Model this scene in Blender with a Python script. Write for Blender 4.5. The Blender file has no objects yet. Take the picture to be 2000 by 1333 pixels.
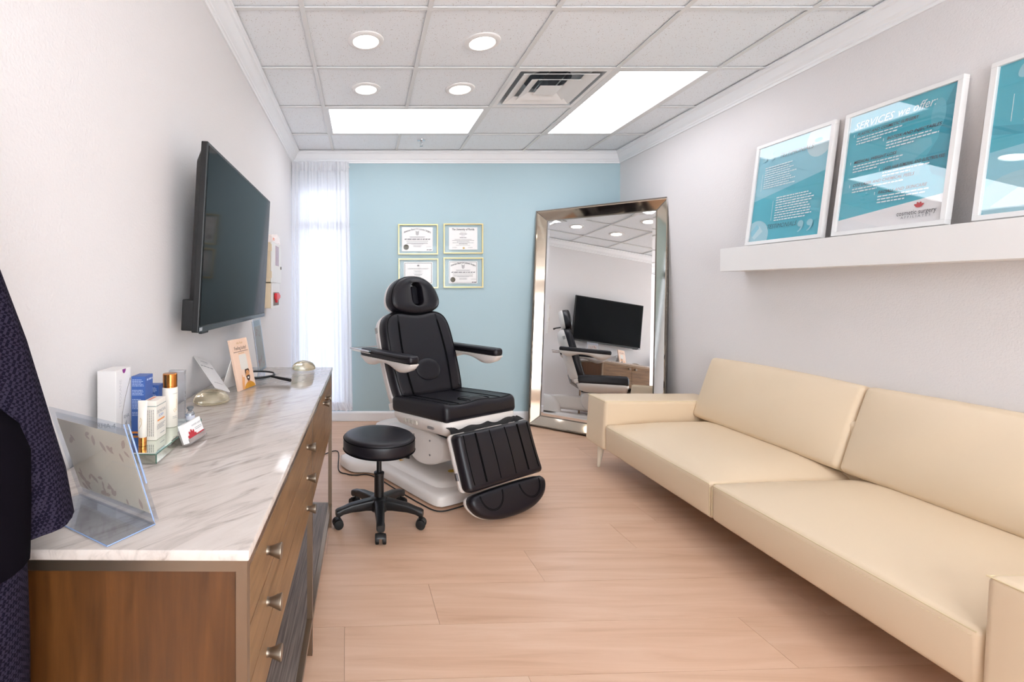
import bpy, bmesh, math, random
from mathutils import Vector, Matrix
R = math.radians
random.seed(7)
S = bpy.context.scene
COL = S.collection

# ------------------------------------------------------------------ camera, world, exposure
CAMZ = 1.26
cd = bpy.data.cameras.new('camera')
cd.sensor_width = 36.0
cd.lens = 932.0 / 2000.0 * 36.0
cd.shift_x = (1000 - 709) / 2000.0
cd.shift_y = -(666.5 - 570) / 2000.0
cd.clip_start = 0.02
cam = bpy.data.objects.new('camera', cd)
COL.objects.link(cam)
cam.location = (0, 0, CAMZ)
cam.rotation_euler = (R(90), 0, 0)
S.camera = cam

W = bpy.data.worlds.new('daylight')
S.world = W
W.use_nodes = True
W.node_tree.nodes['Background'].inputs[0].default_value = (0.90, 0.95, 1.0, 1)
W.node_tree.nodes['Background'].inputs[1].default_value = 5.4

S.view_settings.view_transform = 'Standard'
S.view_settings.look = 'None'
S.view_settings.gamma = 1.0
S.view_settings.use_curve_mapping = False
S.view_settings.exposure = 0.82
PANEL_W = 2.9      # emission of the ceiling panels
DOWN_W = 6.0      # emission of the recessed downlights

# ------------------------------------------------------------------ material helpers
def lin(h):
    h = h.lstrip('#')
    out = []
    for i in (0, 2, 4):
        c = int(h[i:i+2], 16) / 255.0
        out.append(c / 12.92 if c <= 0.04045 else ((c + 0.055) / 1.055) ** 2.4)
    return (out[0], out[1], out[2], 1.0)

MATS = {}
def mat(name, col='#ffffff', rough=0.5, metal=0.0, **k):
    if name in MATS:
        return MATS[name]
    m = bpy.data.materials.new(name)
    m.use_nodes = True
    nt = m.node_tree
    b = nt.nodes['Principled BSDF']
    b.inputs['Base Color'].default_value = lin(col)
    b.inputs['Roughness'].default_value = rough
    b.inputs['Metallic'].default_value = metal
    if 'emit' in k:
        b.inputs['Emission Color'].default_value = lin(k.get('ecol', '#ffffff'))
        b.inputs['Emission Strength'].default_value = k['emit']
    if 'trans' in k:
        b.inputs['Transmission Weight'].default_value = k['trans']
        b.inputs['IOR'].default_value = k.get('ior', 1.45)
    if 'ior' in k: b.inputs['IOR'].default_value = k['ior']
    if 'coat' in k:
        b.inputs['Coat Weight'].default_value = k['coat']
        b.inputs['Coat Roughness'].default_value = k.get('coat_rough', 0.1)
    if 'spec' in k:
        b.inputs['Specular IOR Level'].default_value = k['spec']
    if 'sheen' in k:
        b.inputs['Sheen Weight'].default_value = k['sheen']
    if 'bump' in k:
        scale, strength, dist = k['bump']
        tc = nt.nodes.new('ShaderNodeTexCoord')
        n = nt.nodes.new('ShaderNodeTexNoise')
        n.inputs['Scale'].default_value = scale
        n.inputs['Detail'].default_value = k.get('bdetail', 3.0)
        nt.links.new(tc.outputs['Object'], n.inputs['Vector'])
        bp = nt.nodes.new('ShaderNodeBump')
        bp.inputs['Strength'].default_value = strength
        bp.inputs['Distance'].default_value = dist
        nt.links.new(n.outputs['Fac'], bp.inputs['Height'])
        nt.links.new(bp.outputs['Normal'], b.inputs['Normal'])
    MATS[name] = m
    return m

def ramp_mat(name, stops, scale=(1, 1, 1), nscale=4.0, detail=8.0, rough=0.5, distort=0.0, rnd=0.0, coat=0.0,
             nrough=0.55, bump=0.0, hue=0.0, coat_rough=0.1, metal=0.0, rot=(0, 0, 0), spec=0.5):
    """noise stretched over object space through a colour ramp; rnd shifts and tints it per object"""
    m = bpy.data.materials.new(name)
    m.use_nodes = True
    nt = m.node_tree
    L = nt.links.new
    b = nt.nodes['Principled BSDF']
    b.inputs['Roughness'].default_value = rough
    b.inputs['Metallic'].default_value = metal
    b.inputs['Coat Weight'].default_value = coat
    b.inputs['Coat Roughness'].default_value = coat_rough
    b.inputs['Specular IOR Level'].default_value = spec
    tc = nt.nodes.new('ShaderNodeTexCoord')
    mr_ = nt.nodes.new('ShaderNodeMapping')
    mr_.inputs['Rotation'].default_value = rot
    L(tc.outputs['Object'], mr_.inputs['Vector'])
    mp = nt.nodes.new('ShaderNodeMapping')
    mp.inputs['Scale'].default_value = scale
    L(mr_.outputs[0], mp.inputs['Vector'])
    n = nt.nodes.new('ShaderNodeTexNoise')
    n.inputs['Scale'].default_value = nscale
    n.inputs['Detail'].default_value = detail
    n.inputs['Roughness'].default_value = nrough
    n.inputs['Distortion'].default_value = distort
    if rnd:
        oi = nt.nodes.new('ShaderNodeObjectInfo')
        mu = nt.nodes.new('ShaderNodeMath'); mu.operation = 'MULTIPLY'; mu.inputs[1].default_value = 37.0
        L(oi.outputs['Random'], mu.inputs[0])
        cx = nt.nodes.new('ShaderNodeCombineXYZ')
        L(mu.outputs[0], cx.inputs[0]); L(mu.outputs[0], cx.inputs[1]); L(mu.outputs[0], cx.inputs[2])
        ad = nt.nodes.new('ShaderNodeVectorMath'); ad.operation = 'ADD'
        L(mp.outputs[0], ad.inputs[0]); L(cx.outputs[0], ad.inputs[1])
        L(ad.outputs[0], n.inputs['Vector'])
    else:
        L(mp.outputs[0], n.inputs['Vector'])
    rp = nt.nodes.new('ShaderNodeValToRGB')
    el = rp.color_ramp.elements
    el[0].position = stops[0][0]; el[0].color = lin(stops[0][1])
    el[1].position = stops[-1][0]; el[1].color = lin(stops[-1][1])
    for p, c in stops[1:-1]:
        e = el.new(p); e.color = lin(c)
    L(n.outputs['Fac'], rp.inputs[0])
    out = rp.outputs[0]
    if rnd:
        hs = nt.nodes.new('ShaderNodeHueSaturation')
        mr = nt.nodes.new('ShaderNodeMapRange')
        mr.inputs['To Min'].default_value = 1.0 - rnd
        mr.inputs['To Max'].default_value = 1.0 + rnd
        L(oi.outputs['Random'], mr.inputs['Value'])
        L(mr.outputs[0], hs.inputs['Value'])
        L(out, hs.inputs['Color'])
        out = hs.outputs[0]
    L(out, b.inputs['Base Color'])
    if bump:
        bp = nt.nodes.new('ShaderNodeBump')
        bp.inputs['Strength'].default_value = bump
        bp.inputs['Distance'].default_value = 0.002
        L(n.outputs['Fac'], bp.inputs['Height'])
        L(bp.outputs[0], b.inputs['Normal'])
    MATS[name] = m
    return m

def clear_mat(name, tint='#ffffff', transp=0.85, rough=0.02):
    """thin clear plastic: mostly see-through with a glossy skin"""
    m = bpy.data.materials.new(name)
    m.use_nodes = True
    nt = m.node_tree
    nt.nodes.remove(nt.nodes['Principled BSDF'])
    o = nt.nodes['Material Output']
    t = nt.nodes.new('ShaderNodeBsdfTransparent'); t.inputs[0].default_value = lin(tint)
    g = nt.nodes.new('ShaderNodeBsdfGlossy'); g.inputs['Roughness'].default_value = rough
    mx = nt.nodes.new('ShaderNodeMixShader')
    lw = nt.nodes.new('ShaderNodeLayerWeight'); lw.inputs[0].default_value = 0.5
    pw = nt.nodes.new('ShaderNodeMath'); pw.operation = 'POWER'; pw.inputs[1].default_value = 4.0
    nt.links.new(lw.outputs['Facing'], pw.inputs[0])
    mr = nt.nodes.new('ShaderNodeMapRange')
    mr.inputs['To Min'].default_value = 1 - transp; mr.inputs['To Max'].default_value = 0.65
    nt.links.new(pw.outputs[0], mr.inputs['Value'])
    nt.links.new(mr.outputs[0], mx.inputs[0])
    nt.links.new(t.outputs[0], mx.inputs[1]); nt.links.new(g.outputs[0], mx.inputs[2])
    nt.links.new(mx.outputs[0], o.inputs[0])
    MATS[name] = m
    return m

# ------------------------------------------------------------------ object helpers
def setp(o, label=None, cat=None, group=None, kind=None):
    if label: o['label'] = label
    if cat: o['category'] = cat
    if group: o['group'] = group
    if kind: o['kind'] = kind
    return o

def obj(name, bm, m, parent=None, smooth=False, angle=40):
    me = bpy.data.meshes.new(name)
    bmesh.ops.recalc_face_normals(bm, faces=bm.faces[:])
    bm.to_mesh(me); bm.free()
    if smooth:
        me.shade_smooth()
        me.set_sharp_from_angle(angle=R(angle))
    ms = m if isinstance(m, (list, tuple)) else [m]
    for x in ms: me.materials.append(x)
    o = bpy.data.objects.new(name, me)
    COL.objects.link(o)
    if parent: o.parent = parent
    return o

def link_copy(src, parent=None, loc=None):
    o = src.copy(); COL.objects.link(o)
    if parent: o.parent = parent
    if loc is not None: o.location = loc
    return o

def mark_stuff():
    for o in bpy.data.objects:
        if o.type == 'MESH' and o.parent and o.name.split('.')[0] in ('lettering', 'printing', 'leaf_pattern', 'card_print', 'stitching', 'outer_beading', 'inner_beading', 'printed_man', 'script_mark', 'print', 'seam', 'piping', 'edge_line', 'cut_edge'):
            o['kind'] = 'stuff'

def empty(name, loc=(0, 0, 0), rotz=0, mw=None):
    o = bpy.data.objects.new(name, None)
    o.empty_display_size = 0.05
    COL.objects.link(o)
    if mw is not None: o.matrix_world = mw
    else:
        o.location = loc; o.rotation_euler = (0, 0, rotz)
    return o

def frame(origin, right, up, nrm):
    r, u, n = Vector(right).normalized(), Vector(up).normalized(), Vector(nrm).normalized()
    m = Matrix.Identity(4)
    for i in range(3):
        m[i][0] = r[i]; m[i][1] = u[i]; m[i][2] = n[i]; m[i][3] = origin[i]
    return m

def box(bm, x0, x1, y0, y1, z0, z1, bev=0.0, seg=2, mi=0):
    r = bmesh.ops.create_cube(bm, size=1.0)
    vs = r['verts']
    for v in vs:
        v.co = Vector((x0 + (v.co.x + .5) * (x1 - x0), y0 + (v.co.y + .5) * (y1 - y0), z0 + (v.co.z + .5) * (z1 - z0)))
    fs = set(f for v in vs for f in v.link_faces)
    for f in fs: f.material_index = mi
    if bev:
        es = list(set(e for v in vs for e in v.link_edges))
        bmesh.ops.bevel(bm, geom=es, offset=bev, segments=seg, affect='EDGES', profile=0.5)
    return vs

def B(*a, **k):
    bm = bmesh.new(); box(bm, *a, **k); return bm

def loft(bm, rings, cap0=True, cap1=True, wrap=False, mi=0):
    """bridge closed rings with the same vertex count"""
    vr = [[bm.verts.new(p) for p in r] for r in rings]
    n = len(vr[0])
    pairs = list(zip(vr[:-1], vr[1:]))
    if wrap: pairs.append((vr[-1], vr[0]))
    for a, b in pairs:
        for i in range(n):
            j = (i + 1) % n
            f = bm.faces.new((a[i], a[j], b[j], b[i])); f.material_index = mi
    if not wrap:
        if cap0: bm.faces.new(list(reversed(vr[0]))).material_index = mi
        if cap1: bm.faces.new(vr[-1]).material_index = mi
    return vr

def circ(cx, cy, z, r, n=24, ry=None):
    ry = r if ry is None else ry
    return [Vector((cx + r * math.cos(2 * math.pi * i / n), cy + ry * math.sin(2 * math.pi * i / n), z)) for i in range(n)]

def lathe(bm, prof, cx=0, cy=0, n=32, cap0=True, cap1=True, mi=0, ry=1.0):
    return loft(bm, [circ(cx, cy, z, max(r, 1e-4), n, max(r, 1e-4) * ry) for r, z in prof], cap0, cap1, mi=mi)

def tube(bm, pts, r, n=8, closed=False, caps=True, mi=0):
    pts = [Vector(p) for p in pts]
    rings = []
    N = len(pts)
    prev = None
    for i, p in enumerate(pts):
        if closed: t = pts[(i + 1) % N] - pts[i - 1]
        else: t = pts[min(i + 1, N - 1)] - pts[max(i - 1, 0)]
        if t.length < 1e-9: t = Vector((0, 0, 1))
        t.normalize()
        if prev is None:
            a = Vector((0, 0, 1)) if abs(t.z) < 0.9 else Vector((1, 0, 0))
            u = t.cross(a).normalized()
        else:
            u = (prev - t * prev.dot(t))
            u = u.normalized() if u.length > 1e-6 else t.cross(Vector((0, 0, 1))).normalized()
        prev = u
        v = t.cross(u)
        rr = r[i] if isinstance(r, (list, tuple)) else r
        rings.append([p + (u * math.cos(2 * math.pi * k / n) + v * math.sin(2 * math.pi * k / n)) * rr for k in range(n)])
    loft(bm, rings, caps, caps, wrap=closed, mi=mi)

def rrect(hx, hy, r, z=0, cx=0, cy=0, n=5):
    r = min(r, hx * .999, hy * .999)
    out = []
    for sx, sy, a0 in ((1, 1, 0), (-1, 1, 90), (-1, -1, 180), (1, -1, 270)):
        for k in range(n + 1):
            a = R(a0 + 90 * k / n)
            out.append(Vector((cx + sx * (hx - r) + r * math.cos(a), cy + sy * (hy - r) + r * math.sin(a), z)))
    return out

def gridbox(bm, hx, hy, hz, r, n=(6, 6, 2), nr=4, fn=None, mi=0):
    """rounded box with a surface grid dense enough to deform with fn(Vector)->Vector"""
    def axis(h, k):
        r_ = min(r, h * .98)
        a = [-h + r_ * (1 - math.cos(R(90) * i / nr)) if False else -h + r_ * i / nr for i in range(nr + 1)]
        inner = [-(h - r_) + 2 * (h - r_) * i / k for i in range(1, k)]
        return a + inner + [-x for x in reversed(a)]
    ax = (axis(hx, n[0]), axis(hy, n[1]), axis(hz, n[2]))
    H = (hx, hy, hz)
    rr = [min(r, h * .98) for h in H]
    vd = {}
    def vert(p):
        key = tuple(round(c, 6) for c in p)
        if key not in vd:
            q = Vector([max(-(H[i] - rr[i]), min(H[i] - rr[i], p[i])) for i in range(3)])
            d = Vector([(p[i] - q[i]) / rr[i] for i in range(3)])
            if d.length > 1e-9:
                d.normalize()
                # rounder spacing
                co = q + Vector([d[i] * rr[i] for i in range(3)])
            else: co = q
            if fn: co = fn(co)
            vd[key] = bm.verts.new(co)
        return vd[key]
    for a in range(3):
        b, c = (a + 1) % 3, (a + 2) % 3
        for s in (-1, 1):
            for i in range(len(ax[b]) - 1):
                for j in range(len(ax[c]) - 1):
                    q = []
                    for (ii, jj) in ((i, j), (i + 1, j), (i + 1, j + 1), (i, j + 1)):
                        p = [0, 0, 0]; p[a] = s * H[a]; p[b] = ax[b][ii]; p[c] = ax[c][jj]
                        q.append(vert(p))
                    try:
                        f = bm.faces.new(q); f.material_index = mi
                    except ValueError: pass
    return list(vd.values())

def GB(*a, **k):
    bm = bmesh.new(); gridbox(bm, *a, **k); return bm

def slab(bm, outline, prof, mi=0, hole=None, hole_prof=None):
    """closed outline (x,y) CCW; prof = list of (inset, scale, z). hole: outline of the same count -> ring-shaped slab"""
    P = [Vector((p[0], p[1])) for p in outline]
    n = len(P)
    c = sum(P, Vector((0, 0))) / n
    nor = []
    for i in range(n):
        t = (P[(i + 1) % n] - P[i - 1]).normalized()
        nor.append(Vector((-t.y, t.x)))
    rings = []
    for ins, sc, z in prof:
        rings.append([Vector(((q.x - c.x) * sc + c.x, (q.y - c.y) * sc + c.y, z)) for q in [P[i] + nor[i] * ins for i in range(n)]])
    if hole:
        Q = [Vector((p[0], p[1])) for p in hole]
        qn = []
        for i in range(n):
            t = (Q[(i + 1) % n] - Q[i - 1]).normalized()
            qn.append(Vector((t.y, -t.x)))
        for off, z in hole_prof:
            rings.append([Vector((Q[i].x + qn[i].x * off, Q[i].y + qn[i].y * off, z)) for i in range(n)])
        loft(bm, rings, wrap=True, mi=mi)
    else:
        loft(bm, rings, mi=mi)

def smooth_poly(pts, it=3):
    for _ in range(it):
        out = []
        for i in range(len(pts)):
            a, b = Vector(pts[i]), Vector(pts[(i + 1) % len(pts)])
            out += [a * .75 + b * .25, a * .25 + b * .75]
        pts = out
    return pts

def resample(pts, n, start_dir=None):
    P = [Vector(p) for p in pts]
    L = [0]
    for i in range(len(P)): L.append(L[-1] + (P[(i + 1) % len(P)] - P[i]).length)
    out = []
    k = 0
    for i in range(n):
        d = L[-1] * i / n
        while L[k + 1] < d: k += 1
        f = (d - L[k]) / max(L[k + 1] - L[k], 1e-9)
        out.append(P[k].lerp(P[(k + 1) % len(P)], f))
    return out

def poly(bm, pts, z=0, mi=0):
    f = bm.faces.new([bm.verts.new((p[0], p[1], z)) for p in pts]); f.material_index = mi
    if f.normal.z < 0: f.normal_flip()
    return f

def rect(bm, x0, x1, y0, y1, z=0, mi=0):
    return poly(bm, [(x0, y0), (x1, y0), (x1, y1), (x0, y1)], z, mi)

def text(bm, s, x, y, size, z=0.0, shear=0.0, align='CENTER', bold=0.0, fn=None, mi=0, sx=1.0, fit=None):
    cu = bpy.data.curves.new('t', 'FONT')
    cu.body = s; cu.size = size; cu.shear = shear; cu.align_x = align; cu.align_y = 'CENTER'
    cu.resolution_u = 2
    if bold: cu.offset = bold
    to = bpy.data.objects.new('t', cu); COL.objects.link(to)
    dg = bpy.context.evaluated_depsgraph_get(); dg.update()
    me = bpy.data.meshes.new_from_object(to.evaluated_get(dg))
    if fit and me.vertices:
        ww = max(v.co.x for v in me.vertices) - min(v.co.x for v in me.vertices)
        sx = min(sx, fit / ww)
    for v in me.vertices:
        p = Vector((v.co.x * sx, v.co.y))
        if fn: p = fn(p)
        v.co = (p[0] + x, p[1] + y, z)
    for p in me.polygons: p.material_index = mi
    n0 = len(bm.faces)
    bm.from_mesh(me)
    bm.faces.ensure_lookup_table()
    for f in bm.faces[n0:]: f.material_index = mi
    bpy.data.objects.remove(to); bpy.data.curves.remove(cu); bpy.data.meshes.remove(me)

def microtext(bm, x0, x1, y, h, z=0.0, rnd=None, fill=1.0, shear=0.0, mi=0):
    """a line of print too small to read: word-long strokes"""
    rnd = rnd or random
    x = x0
    end = x0 + (x1 - x0) * fill
    while x < end:
        w = h * rnd.uniform(1.2, 4.2)
        w = min(w, end - x)
        if w > h * .5:
            poly(bm, [(x, y - h / 2), (x + w, y - h / 2), (x + w + shear * h, y + h / 2), (x + shear * h, y + h / 2)], z, mi)
        x += w + h * .6

# ------------------------------------------------------------------ materials
M_wall = mat('wall_paint', '#e4e0df', 0.75, bump=(130, 0.35, 0.004), bdetail=2)
M_blue = mat('blue_wall_paint', '#afc7ce', 0.7, bump=(150, 0.12, 0.003), bdetail=2)
M_trim = mat('white_trim_paint', '#f3f3f4', 0.35)
M_grid = mat('ceiling_grid_metal', '#e3e3e2', 0.45)
M_black_gap = mat('dark_plenum', '#2a2a2c', 0.8)

def tile_material():
    m = bpy.data.materials.new('acoustic_tile')
    m.use_nodes = True
    nt = m.node_tree; L = nt.links.new
    b = nt.nodes['Principled BSDF']; b.inputs['Roughness'].default_value = 0.9
    tc = nt.nodes.new('ShaderNodeTexCoord')
    v = nt.nodes.new('ShaderNodeTexVoronoi'); v.inputs['Scale'].default_value = 95
    L(tc.outputs['Object'], v.inputs['Vector'])
    n = nt.nodes.new('ShaderNodeTexNoise'); n.inputs['Scale'].default_value = 40
    L(tc.outputs['Object'], n.inputs['Vector'])
    ad = nt.nodes.new('ShaderNodeMath'); ad.operation = 'MULTIPLY'; ad.inputs[1].default_value = 0.30
    L(n.outputs['Fac'], ad.inputs[0])
    lt = nt.nodes.new('ShaderNodeMath'); lt.operation = 'LESS_THAN'
    L(v.outputs['Distance'], lt.inputs[0]); L(ad.outputs[0], lt.inputs[1])
    mx = nt.nodes.new('ShaderNodeMix'); mx.data_type = 'RGBA'
    mx.inputs['A'].default_value = lin('#f1f4f7'); mx.inputs['B'].default_value = lin('#b3a69e')
    L(lt.outputs[0], mx.inputs['Factor'])
    L(mx.outputs['Result'], b.inputs['Base Color'])
    return m
M_tile = tile_material()

M_plank = ramp_mat('light_oak_plank', [(0.22, '#bf9678'), (0.42, '#d0a98d'), (0.6, '#d7b297'), (0.82, '#dcbca3')],
                   scale=(0.9, 11, 11), nscale=1.6, detail=9, rough=0.36, distort=0.7, rnd=0.035, bump=0.03, spec=0.45)
M_floor_base = mat('floor_joint', '#9a7c69', 0.7)
M_marble = ramp_mat('white_marble', [(0.22, '#867c74'), (0.37, '#b5aaa2'), (0.50, '#c9beb6'), (0.8, '#d2c8c1')],
                    scale=(1.5, 8, 4), nscale=4.5, detail=11, rough=0.10, distort=0.9, nrough=0.62, rot=(0, 0, R(-48)))
M_oak = ramp_mat('brown_oak_veneer', [(0.25, '#5f4429'), (0.5, '#7b5b3a'), (0.75, '#8f6d48')],
                 scale=(9, 1.0, 9), nscale=5, detail=9, rough=0.42, distort=0.4)
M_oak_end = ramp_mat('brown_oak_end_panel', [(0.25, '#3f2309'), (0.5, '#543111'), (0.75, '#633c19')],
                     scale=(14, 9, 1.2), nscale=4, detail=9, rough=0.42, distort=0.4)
M_shelfwood = ramp_mat('grey_oak_shelf', [(0.3, '#4c413b'), (0.55, '#7a6d65'), (0.75, '#94877d')],
                       scale=(60, 1.5, 30), nscale=3, detail=6, rough=0.5)
M_bronze = mat('brushed_bronze', '#8b7a69', 0.32, 0.9)
M_knob = mat('pewter_knob', '#8d8173', 0.35, 0.95)
M_cream = mat('cream_leather', '#e4ceb0', 0.42, bump=(220, 0.08, 0.001), bdetail=4)
M_cream_seam = mat('cream_stitching', '#e0cda6', 0.6)
M_creamleg = mat('cream_leg', '#e8dcc8', 0.35)
M_under = mat('black_underlining', '#2b2523', 0.9)
M_vinyl = mat('black_vinyl', '#131119', 0.38, spec=0.42, bump=(260, 0.12, 0.001), bdetail=4)
M_seam = mat('black_seam', '#020203', 0.8, spec=0.1)
M_shell = mat('white_plastic_shell', '#e7dfd9', 0.28)
M_chrome = mat('chrome', '#d8d8da', 0.12, 1.0)
M_steel = mat('brushed_steel', '#a9a9ab', 0.3, 1.0)
M_bplastic = mat('black_plastic', '#121214', 0.38)
M_rubber = mat('black_rubber', '#0c0c0d', 0.6)
M_tvbody = mat('tv_casing', '#0d0e10', 0.4)
M_screen = mat('tv_screen', '#121517', 0.06, ior=1.15)
M_mirror = mat('mirror_silver', '#f2f2f2', 0.0, 1.0)
M_antique = mat('antique_mirror', '#cbbfae', 0.06, 1.0)
M_bead = mat('silver_beading', '#8f8982', 0.3, 1.0)
M_white = mat('white_paint', '#efedeb', 0.4)
M_paper = mat('white_paper', '#f2f0ee', 0.7)
M_ink = mat('black_ink', '#2b2b2d', 0.6)
M_greyink = mat('grey_ink', '#8a8a8c', 0.6)
M_gold = mat('gold_frame', '#d9c48e', 0.3, 0.6)
M_glass = clear_mat('picture_glass', '#ffffff', 0.99, 0.0)
M_posterglass = clear_mat('poster_glass', '#ffffff', 0.94, 0.0)
M_acrylic = clear_mat('clear_acrylic', '#f4f7fb', 0.93, 0.02)
M_acr_edge = mat('acrylic_edge', '#8fa6cf', 0.15, spec=0.6)
M_gel = mat('clear_gel', '#f7ecd2', 0.03, trans=0.9, ior=1.30)
M_emit = mat('light_panel_lens', '#ffffff', 0.5, emit=PANEL_W, ecol='#f6f7ff')
M_down = mat('downlight_lens', '#ffffff', 0.5, emit=DOWN_W, ecol='#fff4e4')
M_copper = mat('copper_cap', '#d08a4a', 0.16, 1.0)
M_red = mat('red_plastic', '#d8212b', 0.4)
M_beige = mat('beige_box_plastic', '#d9c6a8', 0.45)
M_lightgrey = mat('light_box_plastic', '#e6e3df', 0.4)

# ------------------------------------------------------------------ room shell
XL, XR, YB, YN, ZC = -0.69, 2.505, 4.65, -1.7, 2.615
ZT = 2.95
def struct(name, bm, m, smooth=False):
    o = obj(name, bm, m, smooth=smooth); o['kind'] = 'structure'; return o

floor = struct('floor', B(XL - .12, XR + .12, YN - .12, YB + .12, -.06, -.004), M_floor_base)
wl = struct('wall_left', B(XL - .12, XL, YN - .12, YB + .12, -.06, ZT), M_wall)
wr = struct('wall_right', B(XR, XR + .12, YN - .12, YB + .12, -.06, ZT), M_wall)
bm = bmesh.new()
NX0, NX1, NZ0, NZ1 = -.30, 2.10, .25, 2.35        # opening for a wide added window, unseen behind the camera
box(bm, XL, NX0, YN - .12, YN, -.06, ZT)
box(bm, NX1, XR, YN - .12, YN, -.06, ZT)
box(bm, NX0, NX1, YN - .12, YN, -.06, NZ0)
box(bm, NX0, NX1, YN - .12, YN, NZ1, ZT)
wn = struct('wall_near', bm, M_wall)
# back wall with the window opening in its left corner
WX0, WX1, WZ0, WZ1 = -0.66, -0.145, 0.13, 2.30
bm = bmesh.new()
box(bm, XL, WX0, YB, YB + .12, -.06, ZT)
box(bm, WX1, XR, YB, YB + .12, -.06, ZT)
box(bm, WX0, WX1, YB, YB + .12, -.06, WZ0)
box(bm, WX0, WX1, YB, YB + .12, WZ1, ZT)
struct('wall_back', bm, M_blue)
ceil = struct('ceiling', B(XL - .12, XR + .12, YN - .12, YB + .12, ZT, ZT + .08), M_black_gap)

# window: dark metal frame, transom, two panes
M_winframe = mat('dark_window_frame', '#4b4743', 0.5, 0.4)
M_pane = clear_mat('added_window_glass', '#ffffff', 0.95, 0.0)
M_tinted = clear_mat('tinted_window_glass', '#bfc3cb', 0.95, 0.0)  # tint added to dim the daylight that reaches the curtain
win = empty('window_1', (0, 0, 0)); win['kind'] = 'structure'
bm = bmesh.new()
for a in ((WX0, WX0 + .035, WZ0, WZ1), (WX1 - .035, WX1, WZ0, WZ1), (WX0, WX1, WZ0, WZ0 + .04), (WX0, WX1, WZ1 - .04, WZ1)):
    box(bm, a[0], a[1], YB + .03, YB + .08, a[2], a[3])
obj('window_frame', bm, M_winframe, win)
obj('transom', B(WX0 + .035, WX1 - .035, YB + .03, YB + .08, 1.87, 1.945), M_winframe, win)
obj('pane', B(WX0 + .035, WX1 - .035, YB + .05, YB + .056, WZ0 + .04, 1.87), M_tinted, win)
obj('pane', B(WX0 + .035, WX1 - .035, YB + .05, YB + .056, 1.945, WZ1 - .04), M_tinted, win)

added_win = empty('added_window', (0, 0, 0)); added_win['kind'] = 'structure'  # unseen window, added so that daylight brightens the ceiling and room
bm = bmesh.new()
for a in ((NX0, NX0 + .04, NZ0, NZ1), (NX1 - .04, NX1, NZ0, NZ1), (NX0, NX1, NZ0, NZ0 + .04), (NX0, NX1, NZ1 - .04, NZ1)):
    box(bm, a[0], a[1], YN - .08, YN - .03, a[2], a[3])
obj('window_frame', bm, M_trim, added_win)
for k in (1, 2):
    x = NX0 + (NX1 - NX0) * k / 3
    obj('mullion', B(x - .02, x + .02, YN - .08, YN - .03, NZ0 + .04, NZ1 - .04), M_trim, added_win)
for k in range(3):
    xa, xb = NX0 + (NX1 - NX0) * k / 3, NX0 + (NX1 - NX0) * (k + 1) / 3
    obj('pane', B(xa + .04 if k == 0 else xa + .02, xb - .04 if k == 2 else xb - .02, YN - .058, YN - .052, NZ0 + .04, NZ1 - .04), M_pane, added_win)

# crown moulding and baseboards
CROWN = [(0, -.105), (.010, -.105), (.013, -.092), (.020, -.088), (.022, -.080), (.036, -.066), (.050, -.040), (.056, -.028),
         (.066, -.022), (.070, -.014), (.080, -.010), (.080, -.001), (0, -.001)]
BASE = [(0, 0.001), (.016, 0.001), (.016, .078), (.012, .088), (.006, .095), (0, .095)]
def run(prof, p0, p1, inward, z0, m0=0.0, m1=0.0):
    """profile swept from p0 to p1 (x,y); inward = unit 2D; mitred at the ends by m*offset"""
    bm = bmesh.new()
    d = (Vector(p1) - Vector(p0)).normalized()
    n = Vector(inward)
    rings = []
    for p, s in ((Vector(p0), m0), (Vector(p1), -m1)):
        rings.append([Vector((p.x + n.x * o + d.x * s * o, p.y + n.y * o + d.y * s * o, z0 + z)) for o, z in prof])
    loft(bm, rings)
    return bm
struct('trim_1', run(CROWN, (XL, YN), (XL, YB), (1, 0), ZC, 1, 1), M_trim)
struct('trim_2', run(CROWN, (XL, YB), (XR, YB), (0, -1), ZC, 1, 1), M_trim)
struct('trim_3', run(CROWN, (XR, YB), (XR, YN), (-1, 0), ZC, 1, 1), M_trim)
struct('trim_4', run(CROWN, (XR, YN), (XL, YN), (0, 1), ZC, 1, 1), M_trim)
struct('baseboard_left', run(BASE, (XL, YN), (XL, YB), (1, 0), 0, 1, 1), M_trim)
struct('baseboard_back', run(BASE, (XL, YB), (XR, YB), (0, -1), 0, 1, 1), M_trim)
struct('baseboard_right', run(BASE, (XR, YB), (XR, YN), (-1, 0), 0, 1, 1), M_trim)

# floor planks (children of the floor), rows turned by 2 degrees against the room
def planks():
    pw, pl, gap = 0.25, 1.52, 0.0012
    a = R(2.0)
    rot = Matrix.Rotation(a, 4, 'Z')
    cx, cy = 0.9, 1.826
    k0, k1 = -16, 14
    for k in range(k0, k1):
        off = random.uniform(0, pl)
        if k == -1: off = 0.79          # the joints one can see in front of the camera
        if k == 0: off = 0.43
        x = -2.6 - off + 0.9
        while x < 2.8:
            bm = bmesh.new()
            box(bm, x + gap / 2, x + pl - gap / 2, k * pw + gap / 2, (k + 1) * pw - gap / 2, -.012, 0.0)
            bmesh.ops.transform(bm, matrix=Matrix.Translation((cx, cy, 0)) @ rot, verts=bm.verts[:])
            for co, no in (((XL, 0, 0), (-1, 0, 0)), ((XR, 0, 0), (1, 0, 0)), ((0, YN, 0), (0, -1, 0)), ((0, YB, 0), (0, 1, 0))):
                if not bm.verts: break
                bmesh.ops.bisect_plane(bm, geom=bm.verts[:] + bm.edges[:] + bm.faces[:], plane_co=co, plane_no=no, clear_outer=True)
                es = [e for e in bm.edges if e.is_boundary]
                if es: bmesh.ops.holes_fill(bm, edges=es)
            x += pl
            if len(bm.faces) < 5: bm.free(); continue
            obj('plank', bm, M_plank, floor)
planks()

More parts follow.
